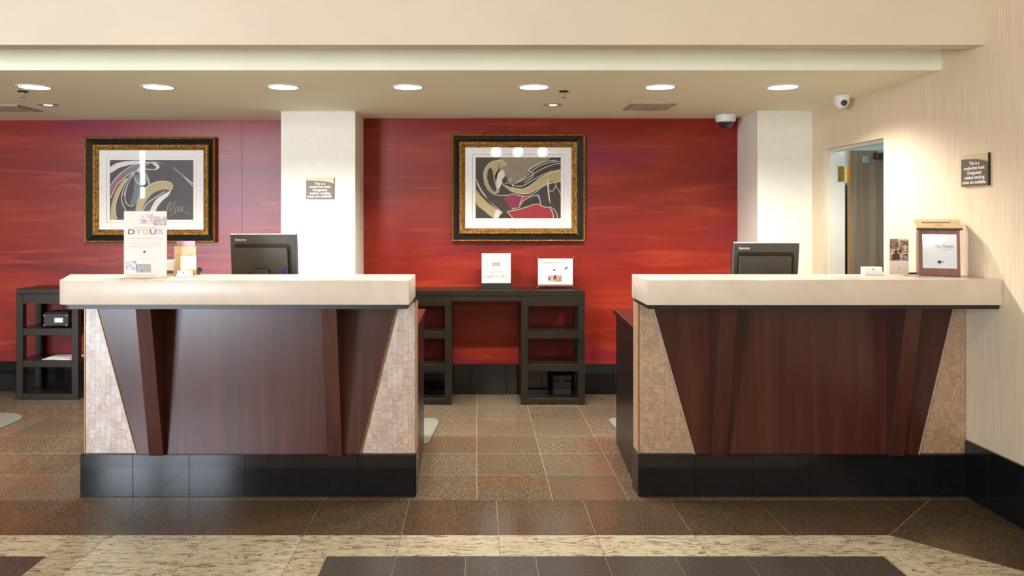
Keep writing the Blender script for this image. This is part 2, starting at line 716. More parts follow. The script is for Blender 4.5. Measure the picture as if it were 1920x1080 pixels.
floor = struct('floor', bx(XL, 5.8, YF - 0.2, 8.7, -0.06, -0.0012), M['grout'])
struct('wall_back', bx(CX1 - 0.2, RX0 + 0.2, YB, YB + 0.15, 0, ZC + 0.05), M['red'])
struct('wall_back.001', bx(XL, CX0 + 0.3, YBL, YBL + 0.15, 0, ZC + 0.05), M['red'])
struct('wall_column', bx(CX0, CX1, CY, YBL + 0.1, 0, ZC + 0.05), M['white_wall'])
struct('wall_column.001', bx(RX0, WX + 0.05, RY, YB + 0.1, 0, ZC + 0.05), M['white_wall'])
bm = B()
D0, D1, DZ = 5.057, 5.96, 2.036
box(bm, WX, WX + 0.107, YF, D0, 0, ZH)
box(bm, WX, WX + 0.107, D1, 7.0, 0, ZH)
box(bm, WX, WX + 0.107, D0, D1, DZ, ZH)
struct('wall_right', bm, M['ribbed'])
struct('wall_left', bx(XL - 0.15, XL, YF, 7.0, 0, ZH), M['lobby'])
bm = B()
box(bm, XL, WIN[0][0], YF - 0.15, YF, 0, ZH)
for (a, b), (c, d) in zip(WIN, WIN[1:]):
    box(bm, b, c, YF - 0.15, YF, 0, ZH)
box(bm, WIN[-1][1], WX + 0.1, YF - 0.15, YF, 0, ZH)
for a, b in WIN:
    box(bm, a, b, YF - 0.15, YF, 0, 0.12)
    box(bm, a, b, YF - 0.15, YF, 3.1, ZH)
struct('wall_front', bm, M['lobby'])
for i, (a, b) in enumerate(WIN):
    w = B()
    for u0, u1, v0, v1 in ((a, a + 0.05, 0.12, 3.1), (b - 0.05, b, 0.12, 3.1), (a, b, 0.12, 0.17), (a, b, 3.05, 3.1), (a, b, 2.2, 2.26)):
        box(w, u0, u1, YF - 0.12, YF + 0.12, v0, v1)
    wo = struct('window_%d' % (i + 1), w, M['jamb'])
    obj('pane', bx(a + 0.05, b - 0.05, YF - 0.095, YF - 0.089, 0.17, 3.05), M['glass'], wo)
# ceiling over the desks (its front edge is the fascia), recess behind the beam, the beam, lobby ceiling
ceil = struct('ceiling', bx(XL, WX, 4.44, 7.0, ZC, 2.95), M['ceiling'])
struct('ceiling.001', bx(XL, WX, 4.156, 4.44, 2.95, 3.1), M['ceiling'])
struct('trim_1', bx(XL, WX, 4.055, 4.156, 2.42, ZH), M['beam'])
struct('ceiling.002', bx(XL, WX + 0.1, YF - 0.15, 4.156, ZH, ZH + 0.1), M['lobby'])
# back office beyond the door
bm = B()
box(bm, WX + 0.107, 5.6, 8.4, 8.5, 0, 2.9)
box(bm, 5.5, 5.6, 3.4, 8.4, 0, 2.9)
box(bm, WX + 0.107, 5.6, 3.3, 3.4, 0, 2.9)
box(bm, WX + 0.107, 5.6, 3.3, 8.5, 2.8, 2.9)
struct('wall_office', bm, M['office'])

# floor tiles: convex regions cut into tile cells, every tile a child of the floor
JOINT = 0.0017


def lay(poly, x0, sx, y0, sy, mat, rot=0.0, ju=JOINT, jv=JOINT):
    c, s = math.cos(rot), math.sin(rot)
    loc = [(p[0] * c + p[1] * s, -p[0] * s + p[1] * c) for p in poly]
    us, vs = [p[0] for p in loc], [p[1] for p in loc]
    for i in range(math.floor((min(us) - x0) / sx), math.ceil((max(us) - x0) / sx)):
        for j in range(math.floor((min(vs) - y0) / sy), math.ceil((max(vs) - y0) / sy)):
            q = clip(loc, -1, 0, -(x0 + i * sx + ju / 2))
            q = clip(q, 1, 0, x0 + (i + 1) * sx - ju / 2) if len(q) > 2 else []
            q = clip(q, 0, -1, -(y0 + j * sy + jv / 2)) if len(q) > 2 else []
            q = clip(q, 0, 1, y0 + (j + 1) * sy - jv / 2) if len(q) > 2 else []
            if len(q) < 3 or area(q) < 0.002:
                continue
            q = inset(q, 0.0003)
            if len(q) < 3:
                continue
            w = [(p[0] * c - p[1] * s, p[0] * s + p[1] * c) for p in q]
            obj('floor_tile', px(w, 'z', -0.012, 0.0), mat, floor)


BIG = 0.465
lay([(-4.6, 4.143), (WX, 4.143), (WX, YB), (-4.6, YB + 0.13)], 0.0, 0.407, 6.19, 0.4095, M['brown'], 0.0, 0.0022, 0.0055)
lay([(-4.6, 3.69), (1.966, 3.69), (2.419, 4.143), (-4.6, 4.143)], 0.104, BIG, 3.69, 0.453, M['brown_border'])
lay([(1.97, 3.69), (WX, 2.992), (WX, 4.143), (2.423, 4.143)],
    0.665 / math.sqrt(2) + 1.4142 * 0 + (5.66 / math.sqrt(2)) - 0.665 / math.sqrt(2), 0.495, -1.72 * -1 / math.sqrt(2) - 0.465, 0.465,
    M['brown_border'], PI / 4)
lay([(-4.6, 3.46), (-1.926, 3.46), (-1.926, 3.69), (-4.6, 3.69)], 0.104, BIG, 3.46, 0.23, M['cream_granite'])
lay([(-1.926, 2.3), (-0.678, 2.3), (-0.678, 3.69), (-1.926, 3.69)], 0.104, BIG, 2.3, 1.39, M['cream_granite'])
lay([(-0.678, 3.46), (1.96, 3.46), (1.96, 3.69), (-0.678, 3.69)], 0.104, BIG, 3.46, 0.23, M['cream_granite'])
lay([(1.826, 2.3), (1.96, 2.3), (1.96, 3.46), (1.826, 3.46)], 1.826, 0.134, 3.46, 0.465, M['cream_granite'])
lay([(1.96, 2.3), (WX, 2.3), (WX, 2.99), (1.965, 3.69), (1.96, 3.69)], 1.96, 0.71, 3.69, 0.7, M['cream_granite'])
lay([(-0.678, 2.3), (1.826, 2.3), (1.826, 3.46), (-0.678, 3.46)], -0.05, 0.3115, 3.46, 0.3115, M['charcoal'])
lay([(-4.6, 2.3), (-1.926, 2.3), (-1.926, 3.46), (-4.6, 3.46)], -1.926, 0.3115, 3.46, 0.3115, M['charcoal'])


# dark grout bed under the pale granite
bm = B()
for a in ((-4.6, -1.926, 3.46, 3.69), (-1.926, -0.678, 2.3, 3.69), (-0.678, 1.826, 3.46, 3.69), (1.826, WX, 2.3, 3.69)):
    box(bm, *a, -0.013, -0.0008)
obj('grout_bed', bm, M['grout_dark'], floor)

# black tile baseboards: core strip + one object per tile
def tiles_run(parent, a, b, first, step, make, joint=0.0016):
    t = first
    while t > a:
        t -= step
    while t < b - 1e-6:
        lo, hi = max(a, t), min(b, t + step)
        if hi - lo > 0.01:
            obj('base_tile', make(lo + joint / 2, hi - joint / 2), M['tile'], parent, bevel=0.002)
        t += step


bbr = struct('baseboard_right', bx(WX - 0.006, WX, YF, 4.2, 0, 0.298), M['grout_dark'])
tiles_run(bbr, 2.2, 4.203, 4.014, 0.305, lambda a, b: bx(WX - 0.016, WX - 0.004, a, b, 0.001, 0.306))
obj('base_strip', bx(WX - 0.016, WX - 0.004, YF, 2.2, 0.001, 0.306), M['tile'], bbr)
bbb = struct('baseboard_back', bx(CX1, RX0, YB - 0.005, YB, 0, 0.252), M['grout_dark'])
tiles_run(bbb, CX1, RX0, -0.36, 0.305, lambda a, b: bx(a, b, YB - 0.014, YB - 0.004, 0.001, 0.258))
bbl = struct('baseboard_back.001', bx(-6.0, CX0, YBL - 0.005, YBL, 0, 0.252), M['grout_dark'])
tiles_run(bbl, -6.0, CX0, -3.0, 0.305, lambda a, b: bx(a, b, YBL - 0.014, YBL - 0.004, 0.001, 0.258))
bbp = struct('baseboard_column', bx(RX0, WX, RY - 0.005, RY, 0, 0.252), M['grout_dark'])
tiles_run(bbp, RX0, WX, RX0, 0.305, lambda a, b: bx(a, b, RY - 0.014, RY - 0.004, 0.001, 0.258))

# wallcovering seams: a thin lap strip on the left bay
for xs in (-2.05,):
    s = struct('trim_2', bx(xs - 0.0018, xs + 0.0018, YBL - 0.0006, YBL + 0.001, 0.26, ZC), M['seam'])

# door in the right wall
door = struct('door_1', bx(WX + 0.045, WX + 0.107, D1 - 0.02, D1 + 0.002, 0, DZ), M['jamb'])
obj('jamb', bx(WX + 0.107, WX + 0.16, D1 - 0.02, D1 + 0.05, 0, DZ + 0.03), M['jamb'], door)
obj('jamb', bx(WX - 0.001, WX + 0.107, D0 - 0.002, D0 + 0.012, 0, DZ), M['jamb'], door)
obj('head', bx(WX + 0.045, WX + 0.107, D0 + 0.012, D1 - 0.02, DZ - 0.02, DZ + 0.002), M['jamb'], door)
leaf = obj('door_leaf', bx(2.852, 3.73, 5.90, 5.945, 0.012, 2.024), M['door'], door)
obj('leaf_edge', bx(2.849, 2.853, 5.8995, 5.9455, 0.012, 2.024), M['door_edge'], leaf)
for z in (1.787, 0.95, 0.2):
    h = obj('hinge', bx(WX + 0.104, WX + 0.15, D1 - 0.024, D1 - 0.019, z, z + 0.119), M['brass'], door)
    bm = B()
    for k in range(5):
        lathe(bm, [(0.009, z + k * 0.0238), (0.009, z + k * 0.0238 + 0.0228)], 12, (2.834, D1 - 0.026, 0))
    obj('knuckle', bm, M['brass'], h, smooth=True)
    obj('leaf_plate', bx(2.8465, 2.8488, 5.897, 5.944, z, z + 0.119), M['brass'], h)
    bm = B()
    for dz in (0.02, 0.06, 0.1):
        for dx in (0.013, 0.03):
            lathe(bm, [(0.004, 0), (0.003, -0.002)], 8, (WX + 0.107 + dx, D1 - 0.024, z + dz), 'y')
    obj('screw', bm, M['dark_metal'], h)
clo = obj('closer', bx(3.02, 3.2, 5.83, 5.9, 1.955, 2.01), M['dark_metal'], door, bevel=0.006)
obj('closer_arm', tube(B(), [(3.1, 5.86, 2.02), (2.98, 5.5, 2.03), (2.82, 5.28, 2.02)], 0.011), M['dark_metal'], clo)
obj('closer_plate', bx(2.94, 2.99, 5.885, 5.9, 1.93, 1.975), M['chrome'], clo, bevel=0.003)

# made-up tall dark cabinet, added in the office to darken the hinge gap
t = thing('added_dark_cabinet', 'made-up tall dark cabinet, added to darken the narrow gap at the door hinge', 'cabinet', (3.3, 6.6, 0))
obj('body', bx(2.93, 3.7, 6.32, 6.9, 0, 1.795), M['dark_wood'], t, world=True, bevel=0.004)
for a, b in ((2.935, 3.312), (3.318, 3.695)):
    d = obj('door', bx(a, b, 6.302, 6.32, 0.06, 1.78), M['dark_wood'], t, world=True, bevel=0.003)
    obj('handle', bx(3.29 if a < 3 else 3.325, 3.305 if a < 3 else 3.34, 6.285, 6.302, 0.9, 1.05), M['dark_metal'], d, world=True)


# ------------------------------------------------------------------ reception desks
def chips(poly, y, parent, w=0.0285, h=0.046):
    """mosaic of thin shell chips, cut to the wing outline, each slightly uneven"""
    x0, x1 = min(p[0] for p in poly), max(p[0] for p in poly)
    z0, z1 = min(p[1] for p in poly), max(p[1] for p in poly)
    i = 0
    x = x0
    while x < x1 - 1e-4:
        z = z0 - random.random() * h
        while z < z1 - 1e-4:
            hh = h * random.uniform(0.75, 1.2)
            q = clip(poly, -1, 0, -x)
            for a, b, c in ((1, 0, x + w), (0, -1, -z), (0, 1, z + hh)):
                q = clip(q, a, b, c) if len(q) > 2 else []
            if len(q) > 2 and area(q) > 6e-5:
                q = inset(q, 0.00025)
                if len(q) > 2:
                    bm = B()
                    tx, tz, dy = random.uniform(-.035, .035), random.uniform(-.035, .035), random.uniform(0, .0005)
                    cx, cz = sum(p[0] for p in q) / len(q), sum(p[1] for p in q) / len(q)
                    fr = [bm.verts.new((p[0], y - 0.0026 - dy + tx * (p[0] - cx) + tz * (p[1] - cz), p[1])) for p in q]
                    bk = [bm.verts.new((p[0], y, p[1])) for p in q]
                    bm.faces.new(fr)
                    for k in range(len(q)):
                        k2 = (k + 1) % len(q)
                        bm.faces.new((fr[k], bk[k], bk[k2], fr[k2]))
                    obj('shell_tile', bm, M['pearl'], parent, world=True)
            z += hh
        x += w
        i += 1


def desk(label, x0, x1, wood_pts, wing_x, fins, ledge, joints, cab, top, trim, ends):
    t = thing('reception_desk', label, 'desk', ((x0 + x1) / 2, 4.7, 0))
    y = 4.19
    core = obj('core', bx(wing_x[0] + 0.002, wing_x[1] - 0.002, 4.225, 4.345, 0.05, 1.05), M['cabinet'], t, world=True)
    pl = obj('plinth', bx(x0 + 0.004, x1 - 0.004, y + 0.006, 4.36, 0.0, 0.224), M['grout_dark'], t, world=True)
    js = [x0] + [j for j in joints if x0 < j < x1] + [x1]
    for a, b in zip(js, js[1:]):
        obj('plinth_tile', bx(a + 0.0008, b - 0.0008, y, y + 0.012, 0.001, 0.228), M['tile'], pl, world=True, bevel=0.0008)
    for e in ends:
        s = x0 if e < 0 else x1
        obj('plinth_tile', bx(min(s, s - e * 0.011), max(s, s - e * 0.011), y + 0.0125, 4.36, 0.001, 0.228), M['tile'], pl, world=True)
    (bl, br, tr_, tl) = wood_pts
    zb, zt = 0.2285, 1.0495
    obj('front_panel', px([(bl, zb), (br, zb), (tr_, zt), (tl, zt)], 'y', 4.205, 4.2245), M['wood'], t, world=True)
    for poly, side in (([(wing_x[0], zb), (bl - 0.004, zb), (tl - 0.004, zt), (wing_x[0], zt)], -1),
                       ([(br + 0.004, zb), (wing_x[1], zb), (wing_x[1], zt), (tr_ + 0.004, zt)], 1)):
        w = obj('shell_wing', px(poly, 'y', 4.2168, 4.224), M['pearl'], t, world=True)
        chips(inset(poly, 0.0006), 4.2168, w)
    for a, b in ((bl, tl), (br, tr_)):
        s = 0.004 if a == br else -0.004
        obj('edge_trim', px([(a, zb), (a + s, zb), (b + s, zt), (b, zt)], 'y', 4.2, 4.224), trim, t, world=True)
    for e in ends:
        s = wing_x[0] if e < 0 else wing_x[1]
        obj('end_panel', bx(min(s, s - e * 0.006) , max(s, s - e * 0.006), 4.224, 4.345, zb, zt), M['pearl'], t, world=True)
        obj('corner_trim', bx(min(s, s - e * 0.005), max(s, s - e * 0.005), 4.209, 4.2165, zb, zt), M['trim_gold'], t, world=True)
    for a, b in fins:
        obj('bracket_fin', px([(4.172, 0.229), (4.2045, 0.229), (4.2045, 1.0495), (4.005, 1.0495)], 'x', a, b), M['fin'], t, world=True, bevel=0.0015)
    cxm = sum(p[0] for p in ledge) / len(ledge)
    lipp = inset(ledge, 0.012)
    obj('ledge_lip', px(lipp, 'z', 1.0497, 1.0712), M['lip'], t, world=True)
    obj('counter_ledge', px(ledge, 'z', 1.071, 1.198), M['marble'], t, world=True, bevel=0.006, seg=2, smooth=True)
    obj('cabinet_body', px(cab, 'z', 0.0, 0.865), M['cabinet'], t, world=True)
    obj('worktop', px(top, 'z', 0.865, 0.90), M['worktop'], t, world=True, bevel=0.003)
    return t


left_ledge = rounded(-2.14, -0.341, 3.92, 4.31, (0.06, 0.008, 0.008, 0), 5)[:-1] + [(-2.27, 4.31)]
desk('left reception desk with stone ledge, its left pearl shell wing shining bluish white',
     -2.15, -0.329, (-1.847, -0.635, -0.432, -2.07), (-2.137, -0.331),
     [(-1.769, -1.691), (-0.805, -0.727)], left_ledge,
     [-1.864 + 0.305 * k for k in range(8)],
     [(-2.1, 4.36), (-0.337, 4.36), (-0.350, 5.12), (-2.1, 5.12)],
     [(-2.1, 4.346), (-0.336, 4.346), (-0.343, 5.2), (-2.1, 5.2)], M['trim_gold'], (-1, 1))
desk('right reception desk built against the beige wall, with a warm cream stone ledge',
     0.8756, 2.6516, (1.186, 2.401, 2.5955, 0.954), (0.879, 2.666),
     [(1.265, 1.350), (2.226, 2.308)], rounded(0.863, 2.666, 3.92, 4.31, (0.008, 0.004, 0.004, 0.008), 3),
     [0.8756 + 0.31 * k for k in range(1, 7)],
     [(0.890, 4.36), (2.64, 4.36), (2.64, 5.05), (0.935, 5.19)],
     [(0.882, 4.346), (2.655, 4.346), (2.655, 5.05), (0.922, 5.215)], M['trim_pale'], (-1,))


# ------------------------------------------------------------------ console tables by the red wall
def console(label, x0, y0):
    W, D, H, PW, P = 1.593, 0.335, 0.922, 0.516, 0.056
    t = thing('console_table', label, 'console', (x0, y0, 0))
    obj('tabletop', bx(0, W, 0, D, H - 0.045, H), M['espresso'], t, bevel=0.004)
    obj('apron', bx(PW, W - PW, 0.004, 0.03, H - 0.085, H - 0.0455), M['espresso'], t)
    for a in (0, W - PW):
        ap = obj('apron', bx(a + P + .0005, a + PW - P - .0005, 0.004, 0.03, H - 0.125, H - 0.0455), M['espresso'], t)
        for x in (a, a + PW - P):
            for y in (0.0015, D - P):
                obj('post', bx(x, x + P, y, y + P, 0.0, H - 0.0455), M['espresso'], t, bevel=0.003)
        for z in (0.0, 0.266, 0.53):
            obj('shelf', bx(a + 0.004 if z else a + .004, a + PW - .004, 0.006, D - 0.004, z + 0.002, z + (0.05 if z == 0 else 0.062)), M['espresso'], t, bevel=0.003)
    return t


console('dark open shelved console with two sign stands on top, between the desks', -0.719, 6.24)
console('dark open shelved console half hidden behind the left desk', -3.82, 6.41)

# things on the left console
t = thing('label_printer', 'small black machine with a white label on the upper shelf of the left console', 'device', (-3.505, 6.56, 0.5925))
obj('casing', bx(-0.125, 0.09, -0.09, 0.09, 0.006, 0.118), M['black'], t, bevel=0.01, seg=2)
obj('top_cover', bx(-0.115, 0.08, -0.08, 0.08, 0.118, 0.128), M['black'], t, bevel=0.004)
obj('label_plate', bx(-0.02, 0.035, -0.0925, -0.0895, 0.045, 0.075), M['paper'], t)
obj('label_frame', bx(-0.03, 0.045, -0.0915, -0.0885, 0.04, 0.08), M['steel'], t)
for x in (-0.11, 0.075):
    for z in (0.018, 0.1):
        obj('knob', lathe(B(), [(0.007, -0.006), (0.007, 0.0)], 12, (x, -0.09, z), 'y'), M['chrome'], t)
for x in (-0.1, 0.09):
    obj('foot', lathe(B(), [(0.01, 0), (0.01, 0.007)], 12, (x, 0, 0)), M['black'], t)
for i, (lab, dx, rz, z) in enumerate((('loose white sheet lying uppermost on the middle shelf of the left console', 0.0, 0.02, 0.0016),
                                      ('loose white sheet lying under another on the left console middle shelf', 0.04, -0.1, 0.0))):
    o = obj('paper_sheet', bx(-0.11, 0.11, -0.13, 0.11, 0, 0.0012), M['paper'], None)
    o.location = (-3.51 + dx, 6.56, 0.329 + z)
    o.rotation_euler = (0, 0, rz)
    tag(o, lab, 'paper')
# bin on the right pedestal
t = thing('storage_box', 'small black lidded box on the bottom shelf between the two desks', 'box', (0.70, 6.42, 0.051))
obj('body', bx(-0.075, 0.075, -0.07, 0.07, 0.0, 0.12), M['black'], t, bevel=0.006)
obj('lid', bx(-0.08, 0.08, -0.075, 0.075, 0.12, 0.17), M['black'], t, bevel=0.008)
obj('latch', bx(-0.015, 0.015, -0.079, -0.075, 0.105, 0.135), M['dark_metal'], t)


def tree_mark(parent, x, z, s, y, mat, dark=True):
    """small emblem: a round-crowned tree beside a curved stroke"""
    bm = B()
    for dx, dz, r in ((0, 0.2, 0.34), (-0.28, 0.05, 0.26), (0.28, 0.05, 0.26), (0, -0.05, 0.3)):
        lathe(bm, [(r * s, y), (r * s, y - 0.0004)], 14, (x + dx * s, 0, z + dz * s), 'y')
    box(bm, x - 0.07 * s, x + 0.07 * s, y - 0.0004, y, z - 0.62 * s, z)
    obj('emblem', bm, mat, parent)
    bm = line_bm(B(), [(x + 0.62 * s, z + 0.5 * s), (x + 0.85 * s, z + 0.05 * s), (x + 0.62 * s, z - 0.45 * s)], 0.12 * s, y - 0.0004)
    obj('emblem_stroke', face_out(bm), mat, parent, recalc=False)


# sign stand on a dark foot
t = thing('sign_stand', 'square white sign on a black foot on the console, bearing a gold H emblem', 'sign', (0.161, 6.42, 0.922))
obj('foot', bx(-0.122, 0.122, -0.03, 0.03, 0.0, 0.046), M['black'], t, bevel=0.002)
obj('panel', bx(-0.12, 0.12, -0.012, 0.012, 0.046, 0.292), M['sign_paper'], t, bevel=0.0015)
bm = B()
prism(bm, [(-0.034, 0.245), (-0.026, 0.216), (0.026, 0.216), (0.034, 0.245), (0.032, 0.214), (0.030, 0.206), (-0.030, 0.206), (-0.032, 0.214)], 'y', -0.0128, -0.0118)
prism(bm, [(-0.034, 0.165), (-0.026, 0.190), (0.026, 0.190), (0.034, 0.165), (0.032, 0.196), (0.030, 0.201), (-0.030, 0.201), (-0.032, 0.196)], 'y', -0.0128, -0.0118)
obj('emblem', bm, M['ink_gold'], t)
obj('lettering', move(text_bm('HILTON', 0.036, width=0.10), 0, -0.0124, 0.122), M['ink_brown'], t)
obj('lettering', move(text_bm('HHONORS', 0.036, width=0.17), 0, -0.0124, 0.088), M['ink_brown'], t)

# acrylic block with a printed sheet
t = thing('acrylic_sign_holder', 'clear acrylic holder with a landscape white printed sheet on the console', 'sign', (0.652, 6.41, 0.922))
obj('foot', bx(-0.158, 0.158, -0.05, 0.05, 0.0, 0.004), M['acrylic'], t)
obj('front_plate', bx(-0.158, 0.158, -0.012, -0.008, 0.004, 0.272), M['acrylic'], t)
obj('back_plate', bx(-0.158, 0.158, 0.008, 0.012, 0.004, 0.272), M['acrylic'], t)
sh = obj('sheet', bx(-0.145, 0.143, -0.002, 0.002, 0.035, 0.25), M['sign_paper'], t)
obj('bottom_band', bx(-0.145, 0.143, -0.004, 0.004, 0.022, 0.032), M['ink_brown'], t)
for x in (-0.15, 0.15):
    for z in (0.015, 0.262):
        obj('stud', lathe(B(), [(0.006, -0.016), (0.006, 0.012)], 12, (x, 0, z), 'y'), M['chrome'], t)
obj('lettering', move(text_bm('DoubleTreat You', 0.03, width=0.19, shear=0.2), -0.012, -0.0026, 0.208), M['ink_grey'], sh)
bm = B()
random.seed(3)
x = -0.075
while x < 0.06:
    w = random.uniform(0.008, 0.022)
    box(bm, x, x + w, -0.0026, -0.002, 0.187, 0.1895)
    x += w + 0.006
obj('print_line', bm, M['ink_pale'], sh)
tree_mark(sh, -0.012, 0.153, 0.017, -0.0022, M['ink_dark'])
obj('photo', px(rounded(-0.06, 0.055, 0.058, 0.112, (0.02, 0.02, 0, 0), 4), 'y', -0.0027, -0.002), M['photo_a'], sh)
obj('print_bar', bx(-0.015, 0.005, -0.0032, -0.002, 0.08, 0.112), M['ink_dark'], sh)
bm = px(rounded(-0.016, 0.016, -0.009, 0.009, (0.006, 0.006, 0.006, 0.006), 4), 'y', -0.0027, -0.002)
bmesh.ops.rotate(bm, verts=bm.verts, cent=(0, 0, 0), matrix=Matrix.Rotation(-0.6, 3, 'Y'))
obj('badge', move(bm, 0.088, 0, 0.17), M['ink_blue'], sh)


# ------------------------------------------------------------------ framed pictures
def frame_ring(w, h, a, b, prof):
    """mitred rectangular moulding; prof is a list of (inset, y)"""
    bm = B()
    rings = []
    for d, y in prof:
        rings.append([bm.verts.new((sx * (w / 2 - d), y, sz * (h / 2 - d))) for sx, sz in ((-1, -1), (1, -1), (1, 1), (-1, 1))])
    n = len(rings)
    for k in range(n):
        r0, r1 = rings[k], rings[(k + 1) % n]
        for i in range(4):
            bm.faces.new((r0[i], r0[(i + 1) % 4], r1[(i + 1) % 4], r1[i]))
    return bm


def picture(label, loc, draw, art_mat):
    W, H = 1.134, 0.915
    t = thing('framed_picture', label, 'picture', loc)
    obj('outer_moulding', frame_ring(W, H, 0, 0, [(0, 0), (0, -0.05), (0.006, -0.058), (0.014, -0.055), (0.018, -0.045), (0.018, 0)]), M['gilt'], t)
    obj('scoop', frame_ring(W, H, 0, 0, [(0.018, 0), (0.018, -0.048), (0.03, -0.04), (0.055, -0.022), (0.062, -0.02), (0.062, 0)]), M['scoop'], t)
    im = obj('inner_moulding', frame_ring(W, H, 0, 0, [(0.062, 0), (0.062, -0.034), (0.07, -0.042), (0.085, -0.04), (0.1, -0.03), (0.112, -0.02), (0.114, 0)]), M['gilt'], t)
    # carved leaf bosses along the inner moulding
    bm = B()
    def boss(x, z, horiz, k):
        r = 0.0085
        lathe(bm, [(r * 0.3, -0.045), (r * 0.8, -0.043), (r, -0.036), (r, -0.03)], 8, (x, 0, z), 'y')
        for s in (-1, 1):
            dx, dz = (s * 0.016, 0.004 * (-1) ** k) if horiz else (0.004 * (-1) ** k, s * 0.016)
            lathe(bm, [(r * 0.25, -0.041), (r * 0.6, -0.039), (r * 0.6, -0.03)], 6, (x + dx, 0, z + dz), 'y')
    nx, nz = 20, 16
    for k in range(nx):
        x = -(W / 2 - 0.09) + (W - 0.18) * k / (nx - 1)
        boss(x, H / 2 - 0.088, True, k)
        boss(x, -H / 2 + 0.088, True, k)
    for k in range(1, nz - 1):
        z = -(H / 2 - 0.09) + (H - 0.18) * k / (nz - 1)
        boss(W / 2 - 0.088, z, False, k)
        boss(-W / 2 + 0.088, z, False, k)
    o = obj('carving', bm, M['gilt'], im)
    o['kind'] = 'stuff'
    # double mat with a bevelled window, print, glass
    aw, ah = 0.728, 0.521          # print window
    az = 0.0
    def ring(w0, h0, w1, h1, y, yb):
        bm = B()
        for x0_, x1_, z0, z1 in ((-w0, w0, h1, h0), (-w0, w0, -h0, -h1), (-w0, -w1, -h1, h1), (w1, w0, -h1, h1)):
            box(bm, x0_, x1_, y, yb, z0, z1)
        return bm
    obj('outer_mat', ring((W - 0.224) / 2, (H - 0.224) / 2, 0.393, 0.287, -0.014, -0.010), M['mat_board'], t)
    obj('mat_bevel', ring(0.393, 0.287, 0.390, 0.284, -0.013, -0.009), M['mat_edge'], t)
    obj('inner_mat', ring(0.395, 0.289, aw / 2, ah / 2, -0.0098, -0.006), M['mat_board'], t)
    pr = obj('print', bx(-aw / 2 - 0.004, aw / 2 + 0.004, -0.0058, -0.003, -ah / 2 - 0.004, ah / 2 + 0.004), art_mat, t)
    draw(pr, aw, ah)
    obj('glass', bx((-W + 0.226) / 2, (W - 0.226) / 2, -0.019, -0.017, (-H + 0.226) / 2, (H - 0.226) / 2), M['glass'], t)
    return t


class Art:
    """shapes in the coordinates of a sketch box (x0..x1, y0..y1, y down) mapped onto the print"""
    def __init__(s, pr, aw, ah, x0, x1, y0, y1):
        s.pr, s.aw, s.ah, s.b = pr, aw, ah, (x0, x1, y0, y1)
        s.k = 0

    def P(s, p):
        x0, x1, y0, y1 = s.b
        return ((p[0] - x0) / (x1 - x0) - 0.5) * s.aw, (0.5 - (p[1] - y0) / (y1 - y0)) * s.ah

    def fill(s, mat, pts, name='print_shape', smooth=True):
        s.k += 1
        q = [s.P(p) for p in (spline(list(pts) + [pts[0]], 6)[:-1] if smooth else pts)]
        h, v = s.aw / 2, s.ah / 2
        q = [(max(-h, min(h, a)), max(-v, min(v, b))) for a, b in q]
        bm = B()
        vs = [bm.verts.new((a, -0.0059 - 0.00006 * s.k, b)) for a, b in q]
        f = bm.faces.new(vs)
        bmesh.ops.triangulate(bm, faces=[f])
        obj(name, face_out(bm), mat, s.pr, recalc=False)

    def lines(s, mat, many, w, name='print_line'):
        s.k += 1
        bm = B()
        h, v = s.aw / 2 - 0.001, s.ah / 2 - 0.001
        for pts in many:
            q = [s.P(p) for p in pts]
            q = [(max(-h, min(h, a)), max(-v, min(v, b))) for a, b in q]
            line_bm(bm, q, w, -0.0059 - 0.00006 * s.k)
        obj(name, face_out(bm), mat, s.pr, recalc=False)


